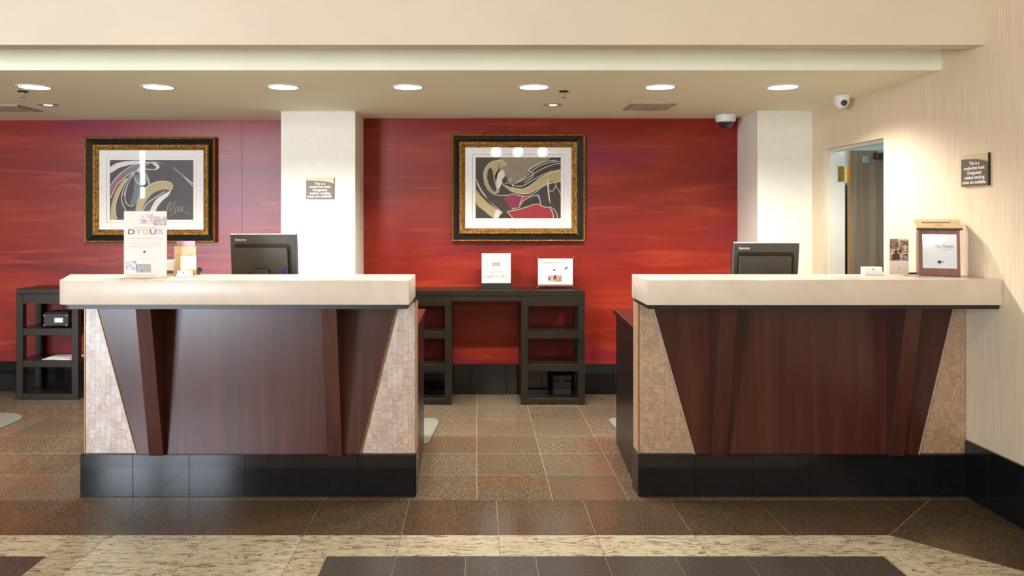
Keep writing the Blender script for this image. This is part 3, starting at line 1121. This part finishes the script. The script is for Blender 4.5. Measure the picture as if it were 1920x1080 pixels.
def art_swirls(pr, aw, ah):
    a = Art(pr, aw, ah, 275, 1075, 272, 818)
    a.fill(M['slate_ink'], [(276, 500), (340, 420), (440, 350), (540, 318), (600, 322), (520, 370), (430, 410), (340, 480), (280, 560)])
    a.fill(M['cream_ink'], [(276, 335), (340, 300), (430, 284), (560, 278), (640, 294), (560, 304), (450, 320), (360, 345), (276, 390)])
    a.fill(M['crimson_ink'], [(276, 590), (310, 500), (380, 430), (470, 385), (500, 385), (420, 435), (350, 500), (285, 620)])
    a.fill(M['tan_ink'], [(280, 815), (286, 700), (320, 580), (370, 490), (420, 440), (432, 452), (390, 520), (345, 620), (325, 720), (328, 815)])
    a.fill(M['plum_ink'], [(580, 816), (590, 700), (660, 630), (760, 570), (830, 550), (760, 620), (690, 700), (650, 816)])
    a.fill(M['slate_ink'], [(500, 410), (550, 415), (560, 520), (545, 640), (500, 690), (470, 680), (500, 560)])
    a.fill(M['tan_ink'], [(515, 816), (520, 720), (545, 620), (610, 530), (690, 482), (780, 466), (850, 478), (868, 510), (850, 545), (800, 540), (720, 560),
                          (650, 610), (600, 680), (580, 750), (578, 816)])
    a.fill(M['cream_ink'], [(868, 522), (840, 590), (780, 640), (730, 700), (705, 760), (700, 816), (640, 816), (665, 720), (720, 630), (790, 585), (845, 555)])
    a.fill(M['cream_ink'], [(676, 304), (720, 310), (744, 335), (730, 356), (700, 360), (718, 338)])
    L = [[(280, 500), (380, 390), (500, 320), (620, 296), (740, 295), (860, 335), (970, 415), (1074, 515)],
         [(650, 300), (760, 300), (880, 345), (980, 420), (1074, 490)],
         [(280, 620), (340, 500), (430, 420), (520, 370), (600, 318), (680, 300), (735, 315), (742, 345), (690, 358), (600, 352)],
         [(520, 372), (450, 440), (400, 550), (388, 650), (430, 740), (440, 810)],
         [(560, 350), (480, 430), (430, 540), (420, 640), (460, 690), (500, 690)],
         [(590, 355), (500, 400), (440, 500), (410, 600)],
         [(500, 390), (560, 380), (610, 410), (650, 500)], [(560, 350), (620, 400), (658, 490)],
         [(510, 430), (540, 480), (600, 525), (620, 520)],
         [(565, 455), (590, 440), (615, 470), (600, 500), (575, 490), (565, 455)], [(578, 462), (600, 465), (600, 486), (582, 484)],
         [(620, 520), (700, 478), (790, 464), (860, 482), (874, 520), (830, 575), (740, 625), (680, 700), (655, 816)],
         [(590, 740), (620, 680), (700, 620), (800, 560)], [(340, 810), (325, 720), (345, 620), (400, 500), (440, 440)]]
    a.lines(M['cream_ink'], L, 0.0056)
    a.lines(M['tan_ink'], [[(820, 740), (835, 660), (828, 720), (860, 650), (850, 740), (900, 650), (890, 690), (905, 735), (880, 740)],
                           [(900, 720), (920, 700), (930, 735), (945, 700), (960, 735), (970, 690), (965, 740)],
                           [(840, 790), (900, 750), (970, 740), (1045, 765)]], 0.0026, 'signature')


def art_wave(pr, aw, ah):
    a = Art(pr, aw, ah, 250, 1038, 265, 828)
    a.fill(M['grey_beige'], [(480, 268), (640, 266), (930, 266), (860, 320), (760, 380), (700, 450), (620, 490), (540, 510), (470, 500), (400, 420), (420, 320)])
    a.fill(M['tan_ink'], [(500, 290), (400, 310), (340, 370), (328, 450), (360, 540), (430, 600), (470, 570), (440, 500), (430, 430), (470, 370), (540, 330)])
    a.fill(M['black_ink'], [(365, 380), (390, 360), (410, 400), (420, 470), (440, 560), (420, 580), (380, 530), (356, 450)])
    a.fill(M['cream_ink'], [(455, 410), (500, 380), (520, 430), (495, 500), (460, 560), (440, 500)])
    a.fill(M['black_ink'], [(500, 460), (530, 440), (545, 480), (520, 505), (495, 490)])
    a.fill(M['tan_ink'], [(500, 520), (580, 548), (680, 556), (760, 520), (850, 455), (930, 405), (1037, 380), (1037, 488), (960, 486), (870, 520), (780, 580),
                          (700, 602), (620, 592), (560, 566)])
    a.fill(M['tan_ink'], [(256, 560), (300, 620), (370, 690), (440, 740), (486, 772), (450, 826), (400, 815), (330, 760), (256, 690)])
    a.fill(M['cream_ink'], [(440, 745), (486, 770), (450, 826), (415, 820)])
    a.fill(M['magenta_ink'], [(508, 645), (550, 615), (600, 606), (690, 625), (670, 680), (620, 730), (585, 742), (550, 700)])
    a.fill(M['crimson_ink'], [(690, 626), (740, 625), (700, 660), (655, 710), (665, 670)])
    a.fill(M['black_ink'], [(655, 725), (690, 670), (760, 630), (815, 615), (848, 660), (850, 700), (800, 695), (730, 718)])
    a.fill(M['crimson_ink'], [(545, 765), (640, 750), (730, 722), (810, 697), (870, 712), (920, 735), (958, 745), (970, 790), (968, 826), (800, 827), (600, 827)])
    a.fill(M['black_ink'], [(460, 826), (490, 785), (540, 768), (570, 795), (590, 826)])
    a.fill(M['ink_blue'], [(810, 608), (840, 604), (848, 640), (838, 660), (826, 630)])
    L = [[(500, 290), (400, 305), (338, 370), (326, 450), (356, 550), (430, 608), (540, 615), (600, 600)],
         [(256, 470), (300, 560), (380, 670), (490, 770)], [(262, 500), (310, 590), (400, 690)],
         [(620, 500), (720, 440), (800, 370), (900, 320), (1037, 300)], [(600, 510), (720, 460), (830, 390), (940, 340), (1037, 318)],
         [(560, 470), (600, 520), (680, 530), (770, 480), (860, 430), (960, 390)], [(700, 500), (770, 450), (780, 410), (740, 380), (860, 310), (1000, 290)],
         [(500, 515), (580, 545), (690, 556), (770, 515), (870, 440), (1037, 380)], [(560, 566), (640, 596), (730, 600), (800, 570), (900, 510), (1037, 488)],
         [(600, 605), (720, 625), (800, 590), (880, 530), (990, 500), (965, 575), (930, 570)],
         [(545, 765), (640, 748), (730, 720), (815, 695), (880, 720), (935, 730)], [(690, 628), (660, 690), (655, 725), (620, 735), (585, 742)],
         [(655, 725), (700, 660), (810, 615), (845, 660), (850, 700)], [(935, 720), (980, 750), (1005, 800), (1005, 826)],
         [(500, 770), (470, 800), (460, 826)], [(545, 768), (570, 800), (595, 826)], [(940, 735), (968, 790), (966, 826)],
         [(990, 530), (1020, 570), (1037, 610)], [(610, 560), (570, 480), (580, 450)]]
    a.lines(M['cream_ink'], L, 0.0052)
    a.lines(M['grey_beige'], [[(640, 480), (700, 420), (760, 340), (860, 270)], [(600, 470), (660, 380), (780, 290)], [(560, 440), (640, 340), (720, 275)]], 0.005)
    a.fill(M['cream_ink'], [(916, 450), (924, 480), (930, 580), (942, 690), (928, 650), (914, 540)])


picture('framed abstract of pale swirling ribbons on slate, hung on the left red wall', (-2.834, YBL - 0.001, 1.752), art_swirls, M['art_left'])
picture('framed abstract with a tan wave and crimson shapes, hung right of the white column', (0.354, YB - 0.001, 1.765), art_wave, M['art_right'])


# ------------------------------------------------------------------ small wall signs
def smoke_sign(label, loc, rz):
    W, H = 0.222, 0.170
    t = thing('wall_sign', label, 'sign', loc, (0, 0, rz), 'smoke-free hotel wall signs')
    bp = obj('back_plate', bx(-W / 2, W / 2, -0.009, 0.0, -H / 2, H / 2), M['sign_tan'], t, bevel=0.001)
    top = spline([(W / 2, H / 2 - 0.046), (W * 0.25, H / 2 - 0.033), (0, H / 2 - 0.026), (-W / 2, H / 2 - 0.022)], 5)
    fp = obj('face_plate', px([(-W / 2, -H / 2), (W / 2, -H / 2)] + top, 'y', -0.0125, -0.009), M['sign_brown'], t)
    obj('edge', bx(W / 2, W / 2 + 0.003, -0.0125, 0, -H / 2, H / 2), M['black'], t)
    for i, (s, w) in enumerate((('This is a', 0.085), ('smoke-free hotel.', 0.172), ('Designated', 0.112), ('outdoor smoking', 0.166), ('areas are available.', 0.196))):
        obj('lettering', move(text_bm(s, 0.027, width=w, bold=0.0003), 0, -0.0128, 0.0285 - i * 0.0252), M['ink_white'], fp)
    return t


smoke_sign('brown smoke-free hotel sign on the white column between the pictures', (-1.249, CY - 0.0005, 1.745), 0)
smoke_sign('brown smoke-free hotel sign on the beige right-hand wall', (WX - 0.0005, 4.128, 1.768), -PI / 2)


# ------------------------------------------------------------------ computer monitors seen from behind
def monitor(label, loc, rz, tilt, sticker, Z0):
    W, H = 0.402, 0.335
    t = thing('computer_monitor', label, 'monitor', loc, (0, 0, rz))
    c = (0, 0.03, Z0)
    def R(bm):
        return rotx(bm, tilt, c)
    sh = obj('back_shell', R(bx(-W / 2, W / 2, 0.0, 0.035, Z0, Z0 + H)), M['monitor'], t, bevel=0.004)
    obj('bezel', R(bx(-W / 2 - 0.001, W / 2 + 0.001, 0.035, 0.05, Z0 - 0.001, Z0 + H + 0.001)), M['black'], t, bevel=0.002)
    obj('screen', R(bx(-W / 2 + 0.018, W / 2 - 0.018, 0.0502, 0.0515, Z0 + 0.02, Z0 + H - 0.018)), M['smoked'], t)
    obj('top_rim', R(bx(-W / 2 + 0.002, W / 2 - 0.002, -0.001, 0.02, Z0 + H, Z0 + H + 0.003)), M['white'], t)
    obj('groove', R(px(rounded(-W / 2 + 0.024, W / 2 - 0.03, Z0 + 0.03, Z0 + H - 0.056, (0.01, 0.01, 0.025, 0.006), 5), 'y', -0.0015, 0.002)), M['monitor_dark'], sh)
    hump = obj('rear_cover', R(px(rounded(-W / 2 + 0.03, W / 2 - 0.052, Z0 + 0.03, Z0 + H - 0.078, (0.008, 0.008, 0.012, 0.004), 4), 'y', -0.022, -0.0016)), M['monitor'], t, bevel=0.003)
    for x in (-0.08, 0.02):
        obj('vent_hole', R(lathe(B(), [(0.003, -0.0226), (0.003, -0.0215)], 8, (x, 0, Z0 + H - 0.092), 'y')), M['slot'], hump)
    obj('logo', R(move(text_bm('lenovo', 0.023, 'LEFT', width=0.066, bold=0.0006), -W / 2 + 0.03, -0.0005, Z0 + H - 0.038)), M['ink_white'], sh)
    obj('logo', R(move(text_bm('ThinkVision', 0.013, 'LEFT', width=0.042), 0.09, -0.0224, Z0 + H - 0.118)), M['ink_red'], hump)
    obj('hinge_block', R(bx(-0.045, 0.035, -0.05, -0.022, Z0 + 0.08, Z0 + 0.125)), M['monitor'], t, bevel=0.006)
    if sticker:
        obj('round_sticker', R(lathe(B(), [(0.018, -0.0235), (0.018, -0.0221)], 20, (0.125, 0, Z0 + H - 0.228), 'y')), M['sticker'], hump)
        obj('cable', tube(B(), [(-0.09, -0.03, Z0 + 0.1), (-0.07, -0.045, Z0 + 0.075), (-0.06, -0.05, Z0), (-0.05, -0.04, 0.05), (-0.1, 0.0, 0.006), (-0.18, 0.05, 0.006)], 0.005), M['black'], t)
    obj('neck', px([(-0.05, 0.02), (-0.015, 0.02), (-0.02, Z0 + 0.12), (-0.05, Z0 + 0.12)], 'x', -0.035, 0.028), M['monitor_dark'], t)
    obj('stand_base', px(rounded(-0.11, 0.11, -0.12, 0.1, (0.03, 0.03, 0.03, 0.03), 4), 'z', 0.0005, 0.02), M['monitor_dark'], t, bevel=0.004)
    return t


monitor('black monitor seen from behind on the left desk, with a blue round sticker', (-1.325, 4.83, 0.90), math.radians(3), math.radians(8), True, 0.180)
monitor('black monitor seen from behind on the right desk, lower than the other one', (1.785, 4.80, 0.85 + 0.0505), math.radians(0), math.radians(8), False, 0.128)

# ------------------------------------------------------------------ things on the left counter ledge
LZ = 1.1985
# tall printed card in a clear stand
CW, CH = 0.226, 0.350
t = thing('counter_card', 'tall cream printed card standing on the left counter ledge, tallest thing there', 'sign', (-1.754, 4.095, LZ))
obj('foot', bx(-CW / 2, CW / 2, -0.035, 0.035, 0.0, 0.003), M['acrylic'], t)
cd = obj('card', bx(-CW / 2, CW / 2, -0.003, 0.0, 0.003, CH), M['card'], t)
obj('backing', bx(-CW / 2, CW / 2, 0.0004, 0.003, 0.003, CH), M['acrylic'], t)


def cu(x, y):
    return ((x - 165) / 575 - 0.5) * CW, CH * (1 - (y - 105) / 925)


def card_box(name, x0, y0, x1, y1, mat, d=0.0006):
    a, b = cu(x0, y1), cu(x1, y0)
    return obj(name, bx(a[0], b[0], -0.003 - d, -0.0029, a[1], b[1]), mat, cd)


card_box('photo', 375, 150, 556, 285, M['photo_a'])
card_box('photo', 563, 180, 735, 305, M['photo_b'])
card_box('photo', 180, 805, 335, 930, M['photo_c'])
card_box('photo', 330, 845, 528, 962, M['photo_b'])
for s, x0, x1, m in (('D', 215, 315, 'ink_grey'), ('Y', 320, 405, 'ink_pale'), ('O', 410, 502, 'ink_orange'), ('U', 508, 605, 'ink_brown'), ('R', 612, 695, 'ink_lilac')):
    a, b = cu(x0, 428), cu(x1, 428)
    bm = text_bm(s, 0.0385, width=(b[0] - a[0]) * 0.94, bold=0.0011)
    obj('lettering', move(bm, (a[0] + b[0]) / 2, -0.0033, a[1]), M[m], cd)
random.seed(11)
for y0, x0, x1, th, m in ((338, 290, 605, 7, 'ink_brown'), (488, 230, 690, 10, 'ink_pale'), (532, 240, 670, 6, 'ink_pale'), (556, 230, 680, 6, 'ink_pale'),
                          (580, 235, 665, 6, 'ink_pale'), (604, 230, 560, 6, 'ink_pale'), (710, 395, 510, 5, 'ink_pale'), (766, 320, 590, 6, 'ink_pale'), (1006, 250, 560, 5, 'ink_pale')):
    bm = B()
    x = x0
    while x < x1:
        w = random.uniform(18, 52)
        a, b = cu(x, y0 + th / 2), cu(min(x1, x + w), y0 - th / 2)
        box(bm, a[0], b[0], -0.0034, -0.0029, a[1], b[1])
        x += w + 12
    obj('print_line', bm, M[m], cd)
p = cu(440, 675)
tree_mark(cd, p[0], p[1], 0.0125, -0.0031, M['ink_dark'])


def leaflet_holder(label, loc, w, h_pocket):
    t = thing('leaflet_holder', label, 'holder', loc)
    obj('foot', bx(-w / 2, w / 2, -0.03, 0.035, 0.0, 0.003), M['acrylic'], t)
    obj('back_plate', bx(-w / 2, w / 2, 0.012, 0.015, 0.003, 0.15), M['acrylic'], t)
    obj('pocket', bx(-w / 2, w / 2, -0.018, -0.0155, 0.003, h_pocket), M['acrylic'], t)
    for s in (-1, 1):
        obj('cheek', bx(s * w / 2 - 0.0015, s * w / 2 + 0.0015, -0.0155, 0.012, 0.003, h_pocket), M['acrylic'], t)
    return t


leaflet_holder('clear leaflet holder on the left ledge beside the tall card', (-1.583, 4.205, LZ), 0.128, 0.11)
t = thing('leaflet', 'kraft-coloured leaflet in the holder on the left ledge', 'leaflet', (-1.583, 4.203, LZ + 0.004))
lf = obj('sheet', bx(-0.058, 0.058, -0.008, -0.002, 0, 0.156), M['kraft'], t)
bm = B()
x = -0.048
random.seed(5)
while x < 0.045:
    w = random.uniform(0.006, 0.014)
    box(bm, x, x + w, -0.0086, -0.008, 0.108, 0.1105)
    x += w + 0.004
obj('print_line', bm, M['ink_brown'], lf)
t = thing('leaflet', 'lilac-topped leaflet rising behind the kraft one on the left ledge', 'leaflet', (-1.583, 4.209, LZ + 0.004))
obj('sheet', bx(-0.049, 0.049, -0.002, 0.003, 0, 0.184), M['lilac'], t)


def card_holder(label, loc, w, h):
    t = thing('card_holder', label, 'card holder', loc)
    obj('base', bx(-w / 2, w / 2, -0.02, 0.024, 0.0, 0.006), M['white'], t, bevel=0.001)
    obj('back', bx(-w / 2, w / 2, 0.018, 0.022, 0.006, h), M['white'], t)
    obj('lip', bx(-w / 2, w / 2, -0.02, -0.0165, 0.006, h * 0.45), M['white'], t)
    cds = obj('card_stack', bx(-w / 2 + 0.003, w / 2 - 0.003, -0.012, 0.012, 0.0065, h * 0.97), M['paper'], t)
    obj('dot', lathe(B(), [(0.0035, -0.0126), (0.0035, -0.0119)], 10, (0, 0, h * 0.72), 'y'), M['ink_dark'], cds)
    return t


card_holder('small white business card holder in front of the kraft leaflets', (-1.558, 4.12, LZ), 0.072, 0.032)
# small white box with a dark panel, half behind the tall card
t = thing('desk_box', 'small white box with a dark panel half hidden behind the tall card', 'box', (-1.69, 4.262, LZ))
obj('body', bx(-0.06, 0.045, -0.03, 0.03, 0.0, 0.082), M['white'], t, bevel=0.004)
obj('panel', bx(-0.04, 0.03, -0.0315, -0.0295, 0.008, 0.026), M['monitor'], t)
# round dark glass
t = thing('paperweight', 'small round dark glass paperweight at the back of the left ledge', 'paperweight', (-1.535, 4.27, LZ))
obj('ball', lathe(B(), [(0.008, 0.004), (0.015, 0.008), (0.02, 0.02), (0.0185, 0.03), (0.012, 0.039), (0.004, 0.042)], 10, (0, 0, 0)), M['smoked'], t)
obj('foot', lathe(B(), [(0.014, 0.0), (0.012, 0.0045)], 16, (0, 0, 0)), M['chrome'], t)

# ------------------------------------------------------------------ things on the right counter ledge
card_holder('white business card holder alone at the middle of the right ledge', (2.165, 4.235, LZ), 0.104, 0.046)
leaflet_holder('clear leaflet holder with a photo leaflet beside the wooden comment box', (2.318, 4.255, LZ), 0.116, 0.07)
t = thing('leaflet', 'white leaflet with sepia photographs in the holder on the right ledge', 'leaflet', (2.318, 4.253, LZ + 0.004))
lf = obj('sheet', bx(-0.053, 0.053, -0.008, -0.002, 0, 0.196), M['card'], t)
obj('photo', bx(-0.051, -0.003, -0.0086, -0.008, 0.140, 0.186), M['photo_b'], lf)
obj('photo', bx(0.002, 0.051, -0.0086, -0.008, 0.118, 0.186), M['photo_d'], lf)
obj('photo', bx(0.014, 0.051, -0.0086, -0.008, 0.075, 0.114), M['photo_c'], lf)
ph = obj('photo', bx(-0.051, 0.010, -0.0086, -0.008, 0.075, 0.137), M['photo_d'], lf)
bm = px([(-0.04, 0.082), (0.004, 0.082), (0.002, 0.108), (-0.008, 0.116), (-0.028, 0.116), (-0.038, 0.106)], 'y', -0.0092, -0.0086)
lathe(bm, [(0.009, -0.0086), (0.009, -0.0092)], 12, (-0.018, 0, 0.125), 'y')
obj('print_figure', bm, M['ink_dark'], ph)
obj('print_line', bx(-0.05, -0.006, -0.0086, -0.008, 0.188, 0.1925), M['ink_dark'], lf)
obj('print_dot', bx(-0.003, 0.003, -0.0086, -0.008, 0.03, 0.036), M['ink_dark'], lf)

# wooden comment box
t = thing('comment_box', 'wooden comment box with a sloping slotted lid and glossy white notice', 'box', (2.522, 4.232, LZ), (0, 0, -0.40))
w2 = 0.097
obj('body', px([(-0.068, 0.0), (0.055, 0.0), (0.055, 0.285), (-0.042, 0.252)], 'x', -w2, w2), M['box_wood'], t, bevel=0.0015)
lid = obj('lid', px([(-0.062, 0.2495), (-0.062, 0.262), (0.06, 0.306), (0.06, 0.2935)], 'x', -w2 - 0.011, w2 + 0.011), M['box_lid'], t, bevel=0.001)
obj('lid_edge', bx(-w2 - 0.0112, w2 + 0.0112, -0.0635, -0.062, 0.2485, 0.2575), M['dark_wood'], lid)
sl = math.atan2(0.044, 0.122)
bm = bx(-0.075, 0.06, -0.003, 0.003, -0.0006, 0.0012)
rotx(bm, sl)
obj('slot', move(bm, 0.0, 0.01, 0.2885), M['slot'], lid)
bm = rotx(text_bm('Comments', 0.013, width=0.034), -(PI / 2 - sl) )
obj('lettering', move(bm, 0, -0.033, 0.2732), M['ink_dark'], lid)
fa = math.atan2(0.026, 0.252)
bm = bx(-0.079, 0.081, -0.0012, 0.0, 0.042, 0.226)
no = obj('notice', move(rotx(bm, -fa), 0, -0.0685, 0.0), M['plate'], t)
bm = text_bm('Your Thoughts', 0.021, width=0.086, shear=0.15)
obj('lettering', move(rotx(move(bm, 0.024, -0.0014, 0.155), -fa), 0, -0.0685, 0), M['ink_grey'], no)
bm = bx(0.01, 0.06, -0.0017, -0.0012, 0.141, 0.1435)
obj('print_line', move(rotx(bm, -fa), 0, -0.0685, 0), M['ink_pale'], no)
bm = B()
for dx, dz, r in ((0, 0.2, 0.34), (-0.28, 0.05, 0.26), (0.28, 0.05, 0.26), (0, -0.05, 0.3)):
    lathe(bm, [(r * 0.019, -0.0017), (r * 0.019, -0.0012)], 14, (dx * 0.019, 0, 0.075 + dz * 0.019), 'y')
box(bm, -0.0015, 0.0015, -0.0017, -0.0012, 0.063, 0.075)
obj('emblem', move(rotx(bm, -fa), 0, -0.0685, 0), M['ink_dark'], no)
bm = face_out(line_bm(B(), [(0.0125, 0.085), (0.017, 0.076), (0.0125, 0.067)], 0.0025, -0.0016))
obj('emblem_stroke', move(rotx(bm, -fa), 0, -0.0685, 0), M['ink_dark'], no, recalc=False)
# pen lying behind the box
t = thing('pen', 'black pen lying on the right ledge, partly behind the comment box', 'pen', (2.40, 4.296, LZ + 0.0055))
obj('barrel', lathe(B(), [(0.0055, -0.02), (0.0055, 0.07)], 10, (0, 0, 0), 'x'), M['black'], t)
obj('tip', lathe(B(), [(0.0055, 0.0), (0.0015, 0.016)], 10, (0.07, 0, 0), 'x'), M['chrome'], t)
obj('cap', lathe(B(), [(0.0056, -0.032), (0.0056, -0.02)], 10, (0, 0, 0), 'x'), M['black'], t)

# ------------------------------------------------------------------ floor mats behind the desks
def mat(label, pts):
    cx, cy = sum(p[0] for p in pts) / len(pts), sum(p[1] for p in pts) / len(pts)
    o = obj('floor_mat', move(px(pts, 'z', 0.0004, 0.014), -cx, -cy, 0), M['mat'], None, bevel=0.004)
    o.location = (cx, cy, 0)
    tag(o, label, 'mat')


mat('grey rubber mat showing past the right end of the left desk',
    [(-1.95, 5.13), (-0.42, 5.13), (-0.345, 5.155), (-0.322, 5.2), (-0.278, 5.66), (-0.288, 5.74), (-0.33, 5.785), (-1.95, 5.785)])
mat('grey rubber mat of which a tip shows left of the right desk',
    [(1.05, 5.25), (2.45, 5.25), (2.45, 5.8), (1.06, 5.8), (1.005, 5.785), (0.978, 5.74), (0.985, 5.6), (1.02, 5.3)])
mat('grey rubber mat at the left edge of the view, in front of the console',
    [(-4.9, 5.3), (-3.46, 5.3), (-3.41, 5.36), (-3.405, 5.76), (-3.44, 5.86), (-3.52, 5.92), (-3.6, 5.94), (-4.9, 5.94)])

# ------------------------------------------------------------------ ceiling fittings
ORD = ['leftmost', 'second from left', 'third from left', 'middle', 'third from right', 'second from right', 'rightmost']
for i in range(7):
    x = [-2.865, -2.063, -1.254, -0.446, 0.370, 1.188, 1.983][i]
    t = thing('downlight', '%s of the seven large round downlights in the low ceiling' % ORD[i], 'light', (x, 5.01, ZC), group='large downlights')
    bm = lathe(B(), [(0.108, 0.0), (0.108, -0.004), (0.098, -0.007), (0.09, -0.004), (0.09, 0.0)], 32)
    obj('trim_ring', bm, M['white'], t, smooth=True)
    obj('lens', lathe(B(), [(0.09, -0.0005), (0.09, -0.0035)], 32), M['lens'], t)
    light('downlight_lamp', 'SPOT', (x, 5.01, ZC - 0.012), (0, 0, 0), DOWNLIGHT_POWER, WARM, spot_size=math.radians(150), spot_blend=0.55, shadow_soft_size=0.09)
for x, lab in ((0.572, 'small recessed spotlight in the ceiling beside the sprinkler between the desks'), (-3.216, 'small recessed spotlight in the ceiling at the far left')):
    t = thing('recessed_spot', lab, 'light', (x, 5.8, ZC))
    obj('trim_ring', lathe(B(), [(0.075, 0), (0.075, -0.003), (0.06, -0.008), (0.045, -0.006), (0.045, 0)], 28), M['steel'], t, smooth=True)
    obj('lens', lathe(B(), [(0.03, -0.001), (0.03, -0.005)], 20), M['small_lens'], t)
    obj('cup', lathe(B(), [(0.045, -0.0008), (0.045, -0.0015)], 24), M['steel'], t)
for x, lab in ((0.582, 'fire sprinkler head in the ceiling above the gap between the desks'), (-3.04, 'fire sprinkler head in the ceiling at the far left')):
    t = thing('sprinkler', lab, 'sprinkler', (x, 5.18, ZC))
    obj('escutcheon', lathe(B(), [(0.034, 0), (0.034, -0.003), (0.02, -0.01), (0.014, -0.01)], 20), M['dark_metal'], t, smooth=True)
    obj('body', lathe(B(), [(0.009, -0.009), (0.009, -0.02), (0.006, -0.024)], 12), M['steel'], t)
    bm = B()
    for s in (-1, 1):
        tube(bm, [(s * 0.008, 0, -0.018), (s * 0.014, 0, -0.03), (s * 0.003, 0, -0.042)], 0.0022, 6)
    obj('yoke', bm, M['steel'], t)
    obj('deflector', lathe(B(), [(0.014, -0.042), (0.014, -0.044)], 16), M['dark_metal'], t)


def vent(label, x, y, w, d):
    t = thing('air_vent', label, 'vent', (x, y, ZC))
    bm = B()
    e = 0.03
    for a in ((-w / 2, w / 2, -d / 2, -d / 2 + e), (-w / 2, w / 2, d / 2 - e, d / 2), (-w / 2, -w / 2 + e, -d / 2 + e, d / 2 - e), (w / 2 - e, w / 2, -d / 2 + e, d / 2 - e)):
        box(bm, *a, -0.008, 0.0)
    obj('frame', bm, M['steel'], t)
    obj('backing', bx(-w / 2 + e, w / 2 - e, -d / 2 + e, d / 2 - e, -0.0012, 0), M['slot'], t)
    n = 11
    for k in range(n):
        yy = -d / 2 + e + (d - 2 * e) * (k + 0.5) / n
        bm = bx(-w / 2 + e, w / 2 - e, -0.0125, 0.0125, -0.0006, 0.0006)
        rotx(bm, -0.35)
        obj('slat', move(bm, 0, yy, -0.0085), M['steel'], t)
    for s in (-1, 1):
        obj('divider', bx(s * 0.05 - 0.003, s * 0.05 + 0.003, -d / 2 + e, d / 2 - e, -0.0155, -0.014), M['steel'], t)


vent('square metal air vent in the ceiling right of the right picture', 1.312, 5.89, 0.34, 0.36)
vent('square metal air vent in the ceiling cut by the left edge of view', -3.62, 5.98, 0.34, 0.34)

# security cameras
t = thing('dome_camera', 'white dome camera with a smoked bubble in the ceiling corner of the red wall', 'camera', (2.065, 6.42, ZC))
obj('housing', lathe(B(), [(0.082, 0), (0.083, -0.03), (0.078, -0.052), (0.066, -0.056)], 28), M['white'], t, smooth=True)
obj('bubble', lathe(B(), [(0.064, -0.055), (0.060, -0.075), (0.046, -0.095), (0.024, -0.107), (0.004, -0.110)], 24), M['smoked'], t, smooth=True)
obj('ring', lathe(B(), [(0.068, -0.0545), (0.068, -0.058), (0.062, -0.058)], 28), M['white'], t, smooth=True)
t = thing('turret_camera', 'white eyeball camera with a dark lens under the ceiling above the door', 'camera', (2.545, 5.39, ZC))
obj('base', lathe(B(), [(0.054, 0), (0.054, -0.01), (0.05, -0.014)], 28), M['white'], t, smooth=True)
obj('ball', lathe(B(), [(0.05, -0.013), (0.05, -0.03), (0.046, -0.055), (0.034, -0.074), (0.016, -0.084), (0.004, -0.086)], 28), M['white'], t, smooth=True)
bm = lathe(B(), [(0.021, 0), (0.021, 0.01), (0.017, 0.012)], 20)
bmesh.ops.rotate(bm, verts=bm.verts, cent=(0, 0, 0), matrix=Matrix.Rotation(math.radians(110), 3, 'X'))
obj('lens', move(bm, -0.006, -0.038, -0.052), M['smoked'], t, smooth=True)
